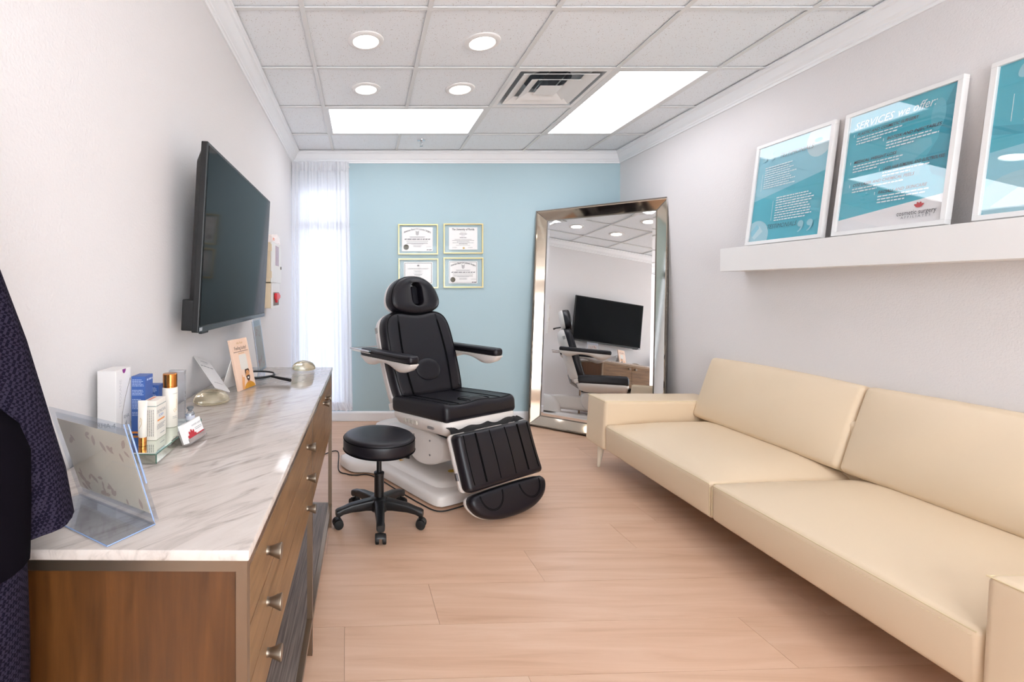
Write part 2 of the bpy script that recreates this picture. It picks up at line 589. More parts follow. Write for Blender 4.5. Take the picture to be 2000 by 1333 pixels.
# ------------------------------------------------------------------ ceiling grid, tiles and fixtures
CX = [XL + .0] + [-0.29 + .61 * k for k in range(5)] + [XR]
CY = [YN] + [2.28 + .61 * k for k in range(-6, 4)] + [YB]
LIGHTS = [  # (col0, col1, row0, row1) in grid line indices
    (1, 3, 8, 9), (4, 5, 7, 9), (1, 3, 3, 4), (4, 5, 2, 4)]
VENT = (3, 7)
def row_of(y):
    return [i for i in range(len(CY) - 1) if CY[i] <= y < CY[i + 1]][0]
rv = row_of(3.2)
r_l1 = row_of(3.8)
r_l2 = row_of(3.2)
rn = row_of(0.75)
LIGHTS = [(1, 3, r_l1, r_l1 + 1), (4, 5, r_l2, r_l2 + 2), (2, 4, rn - 3, rn - 2), (4, 5, rn - 1, rn + 1)]
VENT = (3, rv)
taken = {VENT}
for c0, c1, r0, r1 in LIGHTS:
    for c in range(c0, c1):
        for r in range(r0, r1): taken.add((c, r))
tile_cache = {}
for c in range(len(CX) - 1):
    for r in range(len(CY) - 1):
        if (c, r) in taken: continue
        w, d = CX[c + 1] - CX[c], CY[r + 1] - CY[r]
        key = (round(w, 3), round(d, 3))
        loc = ((CX[c] + CX[c + 1]) / 2, (CY[r] + CY[r + 1]) / 2, ZC)
        if key not in tile_cache:
            o = obj('ceiling_tile', B(-w / 2 + .002, w / 2 - .002, -d / 2 + .002, d / 2 - .002, .007, .022), M_tile, ceil)
            o.location = loc; tile_cache[key] = o
        else: link_copy(tile_cache[key], ceil, loc)
T = .012
for x in CX[1:-1]:
    k = CX.index(x)
    cuts = sorted((CY[r0], CY[r1]) for c0, c1, r0, r1 in LIGHTS if c0 < k < c1)
    y = YN
    for a, b in cuts + [(YB, YB)]:
        if a - y > .02: obj('grid_runner', B(x - T, x + T, y, a, ZC - .004, ZC + .002), M_grid, ceil)
        y = b
for y in CY[1:-1]:
    for c in range(len(CX) - 1):
        r = CY.index(y)
        if any(c0 <= c < c1 and r0 < r < r1 for c0, c1, r0, r1 in LIGHTS): continue
        if any(c0 < c and c < c1 and False for c0, c1, r0, r1 in LIGHTS): continue
        obj('grid_cross_bar', B(CX[c] + T, CX[c + 1] - T, y - T, y + T, ZC - .0035, ZC + .002), M_grid, ceil)

def light_panel(c0, c1, r0, r1, label):
    x0, x1, y0, y1 = CX[c0], CX[c1], CY[r0], CY[r1]
    t = empty('ceiling_light_panel', ((x0 + x1) / 2, (y0 + y1) / 2, ZC))
    setp(t, label, 'ceiling light', 'fluorescent troffer lights in the ceiling grid')
    hx, hy = (x1 - x0) / 2 - T, (y1 - y0) / 2 - T
    bm = bmesh.new()
    f = .024
    for a in ((-hx, hx, -hy, -hy + f), (-hx, hx, hy - f, hy), (-hx, -hx + f, -hy + f, hy - f), (hx - f, hx, -hy + f, hy - f)):
        box(bm, a[0], a[1], a[2], a[3], -.004, .02)
    obj('frame', bm, M_grid, t)
    obj('diffuser', B(-hx + f, hx - f, -hy + f, hy - f, .006, .012), M_emit, t)
    obj('housing', B(-hx, hx, -hy, hy, .03, .10), M_grid, t)
    return t
light_panel(*LIGHTS[0], 'wide lit ceiling panel nearest the curtain, above the exam chair')
light_panel(*LIGHTS[1], 'long lit ceiling panel beside the square air vent')
light_panel(*LIGHTS[2], 'lit ceiling panel nearest the added window behind the camera')
light_panel(*LIGHTS[3], 'lit ceiling panel over the near end of the sofa, out of view')

# the runner between the two cells of a wide light must not cross it: hide by the frame itself (lens sits below)
def vent():
    c, r = VENT
    x0, x1, y0, y1 = CX[c], CX[c + 1], CY[r], CY[r + 1]
    t = empty('ceiling_vent', ((x0 + x1) / 2, (y0 + y1) / 2, ZC))
    setp(t, 'square white metal air diffuser with nested louvres beside the long light panel', 'vent')
    h = (x1 - x0) / 2 - T
    def ring(ho, zo, hi, zi, name, m):
        bm = bmesh.new()
        a = [Vector((sx * ho, sy * ho, zo)) for sx, sy in ((1, 1), (-1, 1), (-1, -1), (1, -1))]
        b = [Vector((sx * hi, sy * hi, zi)) for sx, sy in ((1, 1), (-1, 1), (-1, -1), (1, -1))]
        a2 = [p + Vector((0, 0, .004)) for p in a]; b2 = [p + Vector((0, 0, .004)) for p in b]
        loft(bm, [a, b, b2, a2], wrap=True)
        return obj(name, bm, m, t)
    M_pl = mat('vent_plenum_metal', '#c3c6c8', 0.5, 0.1)
    ring(h, -.002, h - .028, -.002, 'frame', M_white)
    ring(h - .028, -.002, h - .050, .060, 'throat', M_pl)
    bm = bmesh.new()
    q = h - .05
    loft(bm, [[Vector((q * max(-1, min(1, 1.42 * math.cos(R(a + 45)))), q * max(-1, min(1, 1.42 * math.sin(R(a + 45)))), .060)) for a in range(0, 360, 10)],
              [Vector((.15 * math.cos(R(a + 45)), .15 * math.sin(R(a + 45)), .066)) for a in range(0, 360, 10)]], cap0=False, cap1=False)
    obj('plenum_plate', bm, M_pl, t)
    ring(.236, -.006, .172, .022, 'louvre', M_white)
    ring(.160, -.008, .098, .020, 'louvre', M_white)
    bm = bmesh.new()
    a = [Vector((sx * .074, sy * .074, -.006)) for sx, sy in ((1, 1), (-1, 1), (-1, -1), (1, -1))]
    b = [Vector((sx * .004, sy * .004, .022)) for sx, sy in ((1, 1), (-1, 1), (-1, -1), (1, -1))]
    loft(bm, [a, b])
    obj('centre_cone', bm, M_white, t)
    bm = bmesh.new()
    loft(bm, [circ(0, 0, .066, .15, 32), circ(0, 0, .25, .15, 32)], cap0=False)
    obj('duct_collar', bm, mat('duct_metal', '#858a8f', 0.5, 0.4), t)
    for s_ in (-1, 1):
        obj('support_bar', B(s_ * .06 - .004, s_ * .06 + .004, -.21, .21, .028, .034), M_steel, t)
vent()

def downlight(x, y, label, tilt):
    t = empty('downlight', (x, y, ZC + .007))
    setp(t, label, 'downlight', 'round recessed downlights')
    bm = bmesh.new()
    n = 48
    prof = [(.098, 0), (.097, -.005), (.092, -.008), (.078, -.011), (.070, -.010), (.068, -.001)]
    loft(bm, [circ(0, 0, z, r_, n) for r_, z in prof], cap0=True, cap1=True)
    obj('trim_ring', bm, M_white, t, smooth=True)
    bm = bmesh.new()
    lathe(bm, [(.067, -.0015), (.067, -.004), (.060, -.0055), (.02, -.006)], n=40)
    obj('lens', bm, M_down, t, smooth=True)
downlight(.015, 2.585, 'front left round downlight, over the space before the television', 0)
downlight(.65, 2.60, 'front right round downlight in the ceiling tiles', 4)
downlight(.02, 3.20, 'rear left round downlight next to the wide light panel', 0)
downlight(.65, 3.20, 'rear right round downlight beside the air vent', 4)

def sprinkler():
    y = 4.28; x = (823 - 709) * y / 932
    t = empty('fire_sprinkler', (x, y, ZC + .004))
    setp(t, 'small chrome fire sprinkler head hanging from the ceiling near the back wall', 'sprinkler')
    bm = bmesh.new(); lathe(bm, [(.038, 0), (.036, -.006), (.016, -.010)], n=24)
    obj('escutcheon', bm, M_chrome, t, smooth=True)
    bm = bmesh.new()
    lathe(bm, [(.010, -.010), (.010, -.024)], n=12)
    tube(bm, [(-.009, 0, -.022), (-.013, 0, -.036), (-.004, 0, -.052)], .0025, 6)
    tube(bm, [(.009, 0, -.022), (.013, 0, -.036), (.004, 0, -.052)], .0025, 6)
    obj('body', bm, M_chrome, t)
    bm = bmesh.new(); lathe(bm, [(.014, -.052), (.014, -.055)], n=16)
    obj('deflector', bm, M_chrome, t)
sprinkler()

# ------------------------------------------------------------------ sheer curtain
def curtain():
    m = bpy.data.materials.new('sheer_curtain_fabric'); m.use_nodes = True
    nt = m.node_tree
    nt.nodes.remove(nt.nodes['Principled BSDF'])
    o = nt.nodes['Material Output']
    d = nt.nodes.new('ShaderNodeBsdfDiffuse'); d.inputs[0].default_value = lin('#f3f2f4')
    tl = nt.nodes.new('ShaderNodeBsdfTranslucent'); tl.inputs[0].default_value = lin('#f6f6fa')
    tp = nt.nodes.new('ShaderNodeBsdfTransparent')
    a = nt.nodes.new('ShaderNodeMixShader'); a.inputs[0].default_value = 0.36
    b = nt.nodes.new('ShaderNodeMixShader'); b.inputs[0].default_value = 0.05
    nt.links.new(d.outputs[0], a.inputs[1]); nt.links.new(tl.outputs[0], a.inputs[2])
    nt.links.new(a.outputs[0], b.inputs[1]); nt.links.new(tp.outputs[0], b.inputs[2])
    nt.links.new(b.outputs[0], o.inputs[0])
    t = empty('sheer_curtain', (-.4, 4.57, .12))
    setp(t, 'long sheer white curtain over the corner window beside the blue wall', 'curtain')
    rn = random.Random(3)
    folds = [(rn.uniform(9, 60), rn.uniform(0, 6.28), rn.uniform(.3, 1)) for _ in range(7)]
    nx, nz = 120, 36
    def sheet(x0, x1, z0, z1, y, amp, nz, flare=0.0):
        bm = bmesh.new()
        vs = []
        for j in range(nz + 1):
            v = j / nz
            z = z0 + (z1 - z0) * v
            row = []
            for i in range(nx + 1):
                u = i / nx
                x = x0 + (x1 - x0) * u + flare * (1 - v) * u
                w = sum(math.sin(f * u * 2.2 + p + .5 * math.sin(v * 3 + p)) * q for f, p, q in folds) / 3.2
                row.append(bm.verts.new((x + .4, y + amp * w * (0.55 + .45 * (1 - v)) - 4.57, z - .12)))
            vs.append(row)
        for j in range(nz):
            for i in range(nx):
                bm.faces.new((vs[j][i], vs[j][i + 1], vs[j + 1][i + 1], vs[j + 1][i]))
        return bm
    obj('drape', sheet(-.682, -.135, .12, 2.44, 4.585, .030, 40, .035), m, t, smooth=True, angle=180)
    obj('header', sheet(-.682, -.135, 2.42, 2.505, 4.575, .034, 6), m, t, smooth=True, angle=180)
    obj('hem', sheet(-.682, -.135 + .0, .118, .20, 4.578, .030, 4, .037), m, t, smooth=True, angle=180)
    obj('rod', (lambda bm: (tube(bm, [(-.685 + .4, 4.60 - 4.57, 2.46 - .12), (-.13 + .4, 4.60 - 4.57, 2.46 - .12)], .006, 8), bm)[1])(bmesh.new()), M_white, t)
curtain()

# ------------------------------------------------------------------ sideboard
CT = 0.853            # counter top height
def sideboard():
    y0, y1 = 0.754, 2.563
    xf, xb = -0.183, -0.672
    t = empty('sideboard', (xf, y0, 0))
    t.rotation_euler = (0, 0, R(-0.5))
    setp(t, 'long brown oak sideboard with bronze metal frame, drawers, doors and low shelf', 'sideboard')
    def bx(x0, x1, ya, yb, z0, z1, **k):
        return B(x0 - xf, x1 - xf, ya - y0, yb - y0, z0, z1, **k)
    f = .018
    ym = (y0 + y1) / 2
    zt, zb = CT - .018, .527
    # bronze frame: posts and rails
    for y in (y0, 1.648, y1 - f):
        for x in (xf - f, xb):
            obj('post', bx(x, x + f, y, y + f, 0.001, zt - f), M_bronze, t)
    for x in (xf - f, xb):
        obj('top_rail', bx(x, x + f, y0, y1, zt - f, zt), M_bronze, t)
        obj('shelf_rail', bx(x, x + f, y0 + f, y1 - f, .110, .128), M_bronze, t)
    for y in (y0, y1 - f):
        obj('end_rail', bx(xb + f, xf - f, y, y + f, zt - f, zt), M_bronze, t)
        obj('end_shelf_rail', bx(xb + f, xf - f, y, y + f, .110, .128), M_bronze, t)
    obj('shelf', bx(xb + f, xf - f, y0 + f, y1 - f, .112, .132), M_shelfwood, t)
    # carcass
    bm = bx(xb + f * .3, xf - f - .002, y0 + .006, y1 - .006, zb, zt - f)
    obj('carcass', bm, M_oak_end, t)
    obj('bottom_panel', bx(xb + .004, xf - .004, y0 + .004, y1 - .004, zb - .012, zb), M_oak, t)
    # fronts
    def knob(parent, y, z):
        bm = bmesh.new()
        n = 20
        prof = [(.0085, 0), (.0075, .004), (.0085, .008), (.0150, .026), (.0145, .028)]
        rings = [[Vector((h, y - y0 + r_ * math.cos(6.2832 * i / n), z + r_ * math.sin(6.2832 * i / n))) for i in range(n)] for r_, h in prof]
        loft(bm, rings)
        obj('knob', bm, M_knob, parent, smooth=True, angle=35)
    ya, yb = y0 + f, 1.648
    dz = (zt - f - zb) / 3
    for i in range(3):
        z1 = zt - f - i * dz; z0 = z1 - dz
        d = obj('drawer', bx(xf - f, xf, ya + .001, yb - .001, z0 + .0015, z1 - .0015, bev=.0008, seg=1), M_oak, t)
        for yk in (.905, 1.505): knob(d, yk, (z0 + z1) / 2)
    ya, yb = 1.648 + f, y1 - f
    ymid = (ya + yb) / 2
    for a, b, yk in ((ya, ymid, ymid - .05), (ymid, yb, ymid + .05)):
        d = obj('door', bx(xf - f, xf, a + .001, b - .001, zb + .0015, zt - f - .0015, bev=.0008, seg=1), M_oak, t)
        knob(d, yk, .778)
    top = obj('marble_top', bx(xb - .006, xf + .004, y0 - .004, y1 + .004, zt, CT, bev=.003, seg=2), M_marble, t, smooth=True)
    top['label'] = 'polished white marble top with grey veins'
sideboard()

# ------------------------------------------------------------------ television
def television():
    w, h = 1.118, 0.672
    ang = R(3.0)
    top_lean = Vector((math.sin(ang), 0, math.cos(ang)))     # top tips into the room
    n = Vector((math.cos(ang), 0, -math.sin(ang)))
    o = Vector((-.572, 2.225, 1.115))
    mw = frame(o, (0, 1, 0), top_lean, n)      # local x = away from camera, y up, z out of the screen
    t = empty('television', mw=mw)
    setp(t, 'large black flat screen television mounted on the left wall', 'television')
    bm = B(-w / 2, w / 2, 0, h, -.028, -.004, bev=.003, seg=2)
    obj('bezel', bm, M_tvbody, t)
    obj('screen', B(-w / 2 + .012, w / 2 - .012, .024, h - .012, -.006, -.0025), M_screen, t)
    obj('bottom_strip', B(-w / 2 + .002, w / 2 - .002, .001, .021, -.006, -.0015), mat('tv_lower_strip', '#2c3033', 0.25), t)
    bm = bmesh.new()
    a = rrect(w / 2 - .01, h / 2 - .01, .02, -.028, 0, h / 2)
    b = rrect(w / 2 - .03, h / 2 - .05, .02, -.050, 0, h / 2)
    loft(bm, [a, b])
    obj('back_cover', bm, M_tvbody, t)
    obj('lower_housing', B(-w / 2 + .012, w / 2 - .25, .004, .115, -.070, -.028, bev=.004), M_tvbody, t)
    obj('label_plate', B(-w / 2 + .006, -w / 2 + .032, .006, .018, -.0016, -.0006), mat('silver_badge', '#c9ccce', 0.35, 0.4), t)
    obj('sensor', B(-w / 2 + .05, -w / 2 + .12, -.008, .001, -.02, -.006, bev=.002), M_tvbody, t)
    obj('wall_bracket', B(-.18, .18, .18, .48, -.112, -.050), M_bplastic, t)
television()

# ------------------------------------------------------------------ wall boxes behind the television
def wall_boxes():
    x0, x1 = XL, -0.600
    t = empty('wall_cabinet', (x0, 3.33, 1.318))
    setp(t, 'beige lockable wall box with hinged front beyond the television', 'wall box')
    def bx(a, b, c, d, e, f_, **k): return B(a - x0, b - x0, c - 3.33, d - 3.33, e - 1.318, f_ - 1.318, **k)
    obj('body', bx(x0, x1 - .012, 3.16, 3.50, 1.322, 1.59, bev=.006), M_beige, t)
    d = obj('door', bx(x1 - .012, x1, 3.158, 3.502, 1.320, 1.592, bev=.004), M_lightgrey, t)
    obj('window', bx(x1 - .001, x1 + .001, 3.27, 3.40, 1.44, 1.575), mat('dark_red_window', '#7d2a22', 0.2), d)
    bm = bmesh.new()
    rings = [[Vector((h + x1 - x0, 3.475 - 3.33 + r_ * math.cos(i * .5236), 1.43 - 1.318 + r_ * math.sin(i * .5236))) for i in range(12)] for r_, h in ((.011, 0), (.011, .006))]
    loft(bm, rings); obj('lock', bm, mat('lock_brass', '#7d7668', 0.3, 0.9), d)
    for z in (1.35, 1.53):
        obj('hinge', bx(x1 - .03, x1 - .004, 3.152, 3.160, z, z + .045), M_beige, t)
    u = empty('plastic_packet', (x0 + .05, 3.34, 1.594))
    setp(u, 'small crumpled clear and white packet lying on top of the beige wall box', 'packet')
    bm = bmesh.new()
    rn = random.Random(5)
    gridbox(bm, .035, .13, .022, .008, n=(3, 6, 2), nr=2, fn=lambda p: Vector((p.x + rn.uniform(-.004, .004), p.y + rn.uniform(-.004, .004), (p.z + .022) * (1.2 + .5 * math.sin(p.y * 25)))))
    obj('packet', bm, mat('translucent_packet', '#f3e9e6', 0.35), u)
    obj('print', B(.02, .0365, -.125, -.085, .012, .03), mat('orange_print', '#e8703f', 0.5), u)
    s = empty('wall_switch_box', (x0, 3.29, 1.148))
    setp(s, 'lower beige wall box with a red switch handle under the lockable box', 'switch box')
    def bs(a, b, c, d_, e, f_, **k): return B(a - x0, b - x0, c - 3.29, d_ - 3.29, e - 1.148, f_ - 1.148, **k)
    obj('body', bs(x0, x1 - .010, 3.16, 3.425, 1.150, 1.317, bev=.005), M_beige, s)
    obj('front_plate', bs(x1 - .010, x1, 3.158, 3.427, 1.148, 1.318, bev=.003), M_lightgrey, s)
    obj('recess', bs(x1 - .001, x1 + .0005, 3.19, 3.40, 1.165, 1.255), mat('dark_recess', '#8a7d76', 0.6), s)
    bm = bmesh.new()
    box(bm, x1 - x0, x1 + .02 - x0, 3.22 - 3.29, 3.33 - 3.29, 1.205 - 1.148, 1.250 - 1.148, bev=.006)
    box(bm, x1 - x0, x1 + .016 - x0, 3.27 - 3.29, 3.38 - 3.29, 1.215 - 1.148, 1.238 - 1.148, bev=.004)
    box(bm, x1 - x0, x1 + .014 - x0, 3.26 - 3.29, 3.30 - 3.29, 1.185 - 1.148, 1.21 - 1.148, bev=.004)
    obj('red_handle', bm, M_red, s)
wall_boxes()

# ------------------------------------------------------------------ leaning floor mirror
def floor_mirror():
    n2 = Vector((-.652, -.758, 0))
    rt = Vector((.758, -.652, 0))
    bl = Vector((1.545, 4.48, 0.004))
    Wd, H = 1.10, 2.045
    lean = math.asin(.205 / H)
    up = Vector((0, 0, 1)) * math.cos(lean) - n2 * math.sin(lean)
    nr = n2 * math.cos(lean) + Vector((0, 0, 1)) * math.sin(lean)
    back = 0.018
    # local z = 0 is the back board; outer bead proud of it
    o = bl + rt * (Wd / 2) - nr * .067 + Vector((0, 0, .006))
    t = empty('floor_mirror', mw=frame(o, rt, up, nr))
    setp(t, 'tall floor mirror with beaded silver frame leaning in the corner', 'mirror')
    hw = Wd / 2
    fw = .098; zo, zi = .064, .012
    obj('backing', B(-hw + .004, hw - .004, .004, H - .004, 0, .010), mat('mirror_backing', '#3b332c', 0.8), t)
    # inner glass with bevelled border
    gx, g0, g1 = hw - fw, fw, H - fw
    bv = .024
    bm = bmesh.new()
    a = [Vector((-gx, g0, .0115)), Vector((gx, g0, .0115)), Vector((gx, g1, .0115)), Vector((-gx, g1, .0115))]
    b = [Vector((-gx + bv, g0 + bv, .0145)), Vector((gx - bv, g0 + bv, .0145)), Vector((gx - bv, g1 - bv, .0145)), Vector((-gx + bv, g1 - bv, .0145))]
    base = [p - Vector((0, 0, .002)) for p in a]
    loft(bm, [base, a, b])
    obj('mirror_glass', bm, M_mirror, t)
    # four frame panels, outer edge proud, inner edge sunk
    out = [(-hw, 0), (hw, 0), (hw, H), (-hw, H)]
    inn = [(-gx, g0), (gx, g0), (gx, g1), (-gx, g1)]
    e = .010
    for i in range(4):
        j = (i + 1) % 4
        bm = bmesh.new()
        def pt(k, f, z):
            return Vector((out[k][0] + (inn[k][0] - out[k][0]) * f, out[k][1] + (inn[k][1] - out[k][1]) * f, z))
        f0, f1 = .09, .93
        fb = .18
        zz = lambda f: zo + (zi - zo) * f
        # main sloping face, with a thin bevel along the outer side, mitred at the corners
        top = [pt(i, f0, zz(f0) - .003), pt(j, f0, zz(f0) - .003), pt(j, fb, zz(fb)), pt(i, fb, zz(fb))]
        v = [bm.verts.new(p) for p in top]
        bm.faces.new(v)
        w = [bm.verts.new(pt(i, f1, zz(f1))), bm.verts.new(pt(j, f1, zz(f1)))]
        bm.faces.new((v[3], v[2], w[1], w[0]))
        bb = [bm.verts.new(Vector((p.x, p.y, .008))) for p in (top[0], top[1], w[1].co, w[0].co)]
        bm.faces.new((bb[0], bb[1], v[1], v[0]))
        bm.faces.new((w[0], w[1], bb[2], bb[3]))
        bm.faces.new((v[0], v[3], w[0], bb[3], bb[0]))
        bm.faces.new((v[1], bb[1], bb[2], w[1], v[2]))
        bm.faces.new((bb[3], bb[2], bb[1], bb[0]))
        obj('frame_panel', bm, M_antique, t)
    # beaded trims and mitre strips
    def beads(path, r, pitch, name):
        bm = bmesh.new()
        proto = []
        for k in range(len(path)):
            a, b = Vector(path[k]), Vector(path[(k + 1) % len(path)])
            L_ = (b - a).length; nn = int(L_ / pitch)
            for q in range(nn):
                c = a.lerp(b, q / nn)
                rings = [circ(c.x, c.y, c.z + r * math.sin(R(f)), r * math.cos(R(f)), 6) for f in (-50, 0, 50)]
                loft(bm, rings)
        return obj(name, bm, M_bead, t)
    h = .006
    beads([(-hw + h, h, zo), (hw - h, h, zo), (hw - h, H - h, zo), (-hw + h, H - h, zo)], .0055, .0115, 'outer_beading')
    beads([(-gx - h * .5, g0 - h * .5, zi + .004), (gx + h * .5, g0 - h * .5, zi + .004), (gx + h * .5, g1 + h * .5, zi + .004), (-gx - h * .5, g1 + h * .5, zi + .004)], .0045, .0095, 'inner_beading')
    bm = bmesh.new()
    for a in ((-hw, hw, 0, e), (-hw, hw, H - e, H), (-hw, -hw + e, e, H - e), (hw - e, hw, e, H - e)):
        box(bm, a[0], a[1], a[2], a[3], .0, zo - .003)
    obj('outer_frame', bm, mat('pewter_frame', '#6f6a64', 0.4, 0.9), t)
    for k in range(4):
        bm = bmesh.new()
        tube(bm, [(out[k][0] * .995, out[k][1] * .995 + .004, zo - .004), (inn[k][0], inn[k][1], zi + .002)], .0035, 6)
        obj('mitre_strip', bm, M_bead, t)
floor_mirror()

# ------------------------------------------------------------------ wall ledge and framed posters
LTILT = R(-0.55)
def ledge():
    xs = 2.344
    t = empty('wall_ledge', (xs, 3.134, 1.392))
    t.rotation_euler = (R(0.55), 0, 0)
    setp(t, 'long white floating picture ledge on the right wall above the sofa', 'shelf')
    L_ = 3.2
    z1 = 0.146
    obj('front_board', B(0, .018, -L_, 0, 0, z1 + .002, bev=.0015, seg=1), M_white, t)
    obj('top_board', B(.018, XR - xs - .001, -L_, 0, z1 - .018, z1), M_white, t)
    obj('bottom_board', B(.018, XR - xs - .001, -L_, 0, 0, .018), M_white, t)
    obj('end_board', B(.018, XR - xs - .001, -.018, 0, .018, z1 - .018), M_white, t)
    obj('end_board', B(.018, XR - xs - .001, -L_, -L_ + .018, .018, z1 - .018), M_white, t)
ledge()

M_teal = mat('teal_print', '#4fb9cc', 0.6)
M_teal_l = mat('pale_teal_print', '#93cfdf', 0.6)
M_teal_d = mat('deep_teal_print', '#43a7bd', 0.6)
M_teal_m = mat('soft_teal_print', '#6cc0d1', 0.6)
M_pinkw = mat('warm_white_print', '#f4f0f0', 0.6)
M_wtext = mat('white_print', '#f5fbfc', 0.6)
M_quote = mat('pale_quote_print', '#9fd3df', 0.6)
M_dteal_text = mat('dark_teal_text', '#1d5f73', 0.6)
M_maroon = mat('maroon_text', '#5c3440', 0.6)
M_logo_red = mat('logo_red', '#cc2a30', 0.6)
M_blush = mat('photo_print', '#a9d3de', 0.6)
M_blush2 = mat('photo_print_light', '#c7e1e8', 0.6)

def clip_poly(pts, x0, x1, y0, y1):
    def cut(P, f):
        out = []
        for i in range(len(P)):
            a, b = P[i], P[(i + 1) % len(P)]
            fa, fb = f(a), f(b)
            if fa >= 0: out.append(a)
            if fa * fb < 0:
                k = fa / (fa - fb); out.append((a[0] + (b[0] - a[0]) * k, a[1] + (b[1] - a[1]) * k))
        return out
    for f in (lambda p: p[0] - x0, lambda p: x1 - p[0], lambda p: p[1] - y0, lambda p: y1 - p[1]):
        pts = cut(pts, f)
        if not pts: return []
    return pts

def quote(bm, x, y, s, flip, z, mi=0):
    """one curled quotation mark"""
    pts = []
    for k in range(20):
        a = 2 * math.pi * k / 20
        pts.append((math.cos(a) * .30, math.sin(a) * .30))
    sg = -1 if flip else 1
    poly(bm, [(x + sg * p[0] * s, y + sg * p[1] * s) for p in pts], z, mi)
    tail = []
    for k in range(11):
        a = R(0 - 75 * k / 10)
        tail.append((-.32 + .62 * math.cos(a), .0 + .80 * math.sin(a)))
    inner = []
    for k in range(11):
        a = R(-75 * (10 - k) / 10)
        inner.append((-.38 + .50 * math.cos(a), .0 + .74 * math.sin(a)))
    poly(bm, [(x + sg * p[0] * s, y + sg * p[1] * s) for p in tail + inner], z + .0001, mi)

def poster(y_far, y_near, xb, zb, label, design):
    w = y_far - y_near
    H = 0.625
    lean = math.asin(.076 / H)
    up = Vector((math.sin(lean), 0, math.cos(lean)))
    nr = Vector((-math.cos(lean), 0, math.sin(lean)))
    tilt = R(-0.55)
    rt = Vector((0, -1, math.tan(tilt) * 1.0)).normalized()
    nr2 = nr
    upv = nr2.cross(rt).normalized()
    o = Vector((xb, (y_far + y_near) / 2, zb))
    t = empty('framed_poster', mw=frame(o, rt, upv, nr2))
    setp(t, label, 'poster', 'framed posters on the wall ledge')
    hw = w / 2; f = .020; dp = .026
    for a in ((-hw, hw, 0, f), (-hw, hw, H - f, H), (-hw, -hw + f, f, H - f), (hw - f, hw, f, H - f)):
        obj('frame_bar', B(a[0], a[1], a[2], a[3], -dp, 0, bev=.001, seg=1), M_white, t)
    X0, X1, Y0, Y1 = -hw + f, hw - f, f, H - f
    obj('backing', B(X0, X1, Y0, Y1, -dp + .004, -.012), M_white, t)
    pr = obj('print', design(X0, X1, Y0, Y1), [M_teal, M_teal_l, M_pinkw, M_teal_d, M_blush, M_blush2, M_teal_m], t)
    obj('lettering', design.text(X0, X1, Y0, Y1), [M_wtext, M_quote, M_dteal_text, M_maroon, M_logo_red, M_ink, M_greyink], t)
    obj('glass', B(X0, X1, Y0, Y1, -.006, -.0045), M_posterglass, t)
    return t

class Design:
    def __init__(s, shapes, txt): s.shapes = shapes; s.txt = txt
    def __call__(s, X0, X1, Y0, Y1):
        bm = bmesh.new(); w, h = X1 - X0, Y1 - Y0
        for k, (mi, pts) in enumerate(s.shapes):
            P = clip_poly([(X0 + p[0] * w, Y0 + p[1] * h) for p in pts], X0, X1, Y0, Y1)
            if len(P) > 2: poly(bm, P, -.0118 + .0002 * k, mi)
        return bm
    def text(s, X0, X1, Y0, Y1):
        bm = bmesh.new(); s.txt(bm, X0, X1, Y0, Y1, -.0072); return bm

def ell(cx, cy, rx, ry, n=24, a0=0, a1=360):
    return [(cx + rx * math.cos(R(a0 + (a1 - a0) * k / n)), cy + ry * math.sin(R(a0 + (a1 - a0) * k / n))) for k in range(n)]

def t_testimonials(bm, X0, X1, Y0, Y1, z):
    w, h = X1 - X0, Y1 - Y0
    P = lambda x, y: (X0 + x * w, Y0 + y * h)
    rn = random.Random(11)
    for k, x in enumerate((.10, .22)):
        quote(bm, *P(x, .865), .055, True, z, 1)
    text(bm, 'TESTIMONIALS', *P(.56, .855), .036, z, .25, mi=6, fit=.46 * w)
    for k in range(10):
        microtext(bm, P(.13, 0)[0], P(.62, 0)[0], P(0, .765 - .0235 * k)[1], .0055, z, rn, rn.uniform(.7, 1), .25, 0)
    rect(bm, *P(.095, 0)[:1], P(.099, 0)[0], P(0, .53)[1], P(0, .71)[1], z, 0)
    for k in range(10):
        microtext(bm, P(.36, 0)[0], P(.88, 0)[0], P(0, .425 - .0255 * k)[1], .0062, z, rn, rn.uniform(.8, 1), .25, 0)
    rect(bm, P(.315, 0)[0], P(.319, 0)[0], P(0, .20)[1], P(0, .40)[1], z, 0)
    text(bm, 'TESTIMONIALS', *P(.48, .135), .037, z, .25, mi=2, fit=.42 * w)
    for x in (.75, .87):
        quote(bm, *P(x, .125), .060, False, z, 1)
D1 = Design([(0, [(0, 0), (1, 0), (1, 1), (0, 1)]),
             (1, [(0, .43), (1, .60), (1, 1), (0, 1)]),
             (5, ell(.86, .90, .17, .16)),
             (1, ell(.84, .90, .05, .02)),
             (4, ell(.10, .06, .19, .16)),
             (5, [(.03, .06), (.14, .16), (.20, .10), (.08, .02)]),
             (1, [(.0, .10), (.10, .18), (.14, .14), (.04, .05)])], t_testimonials)

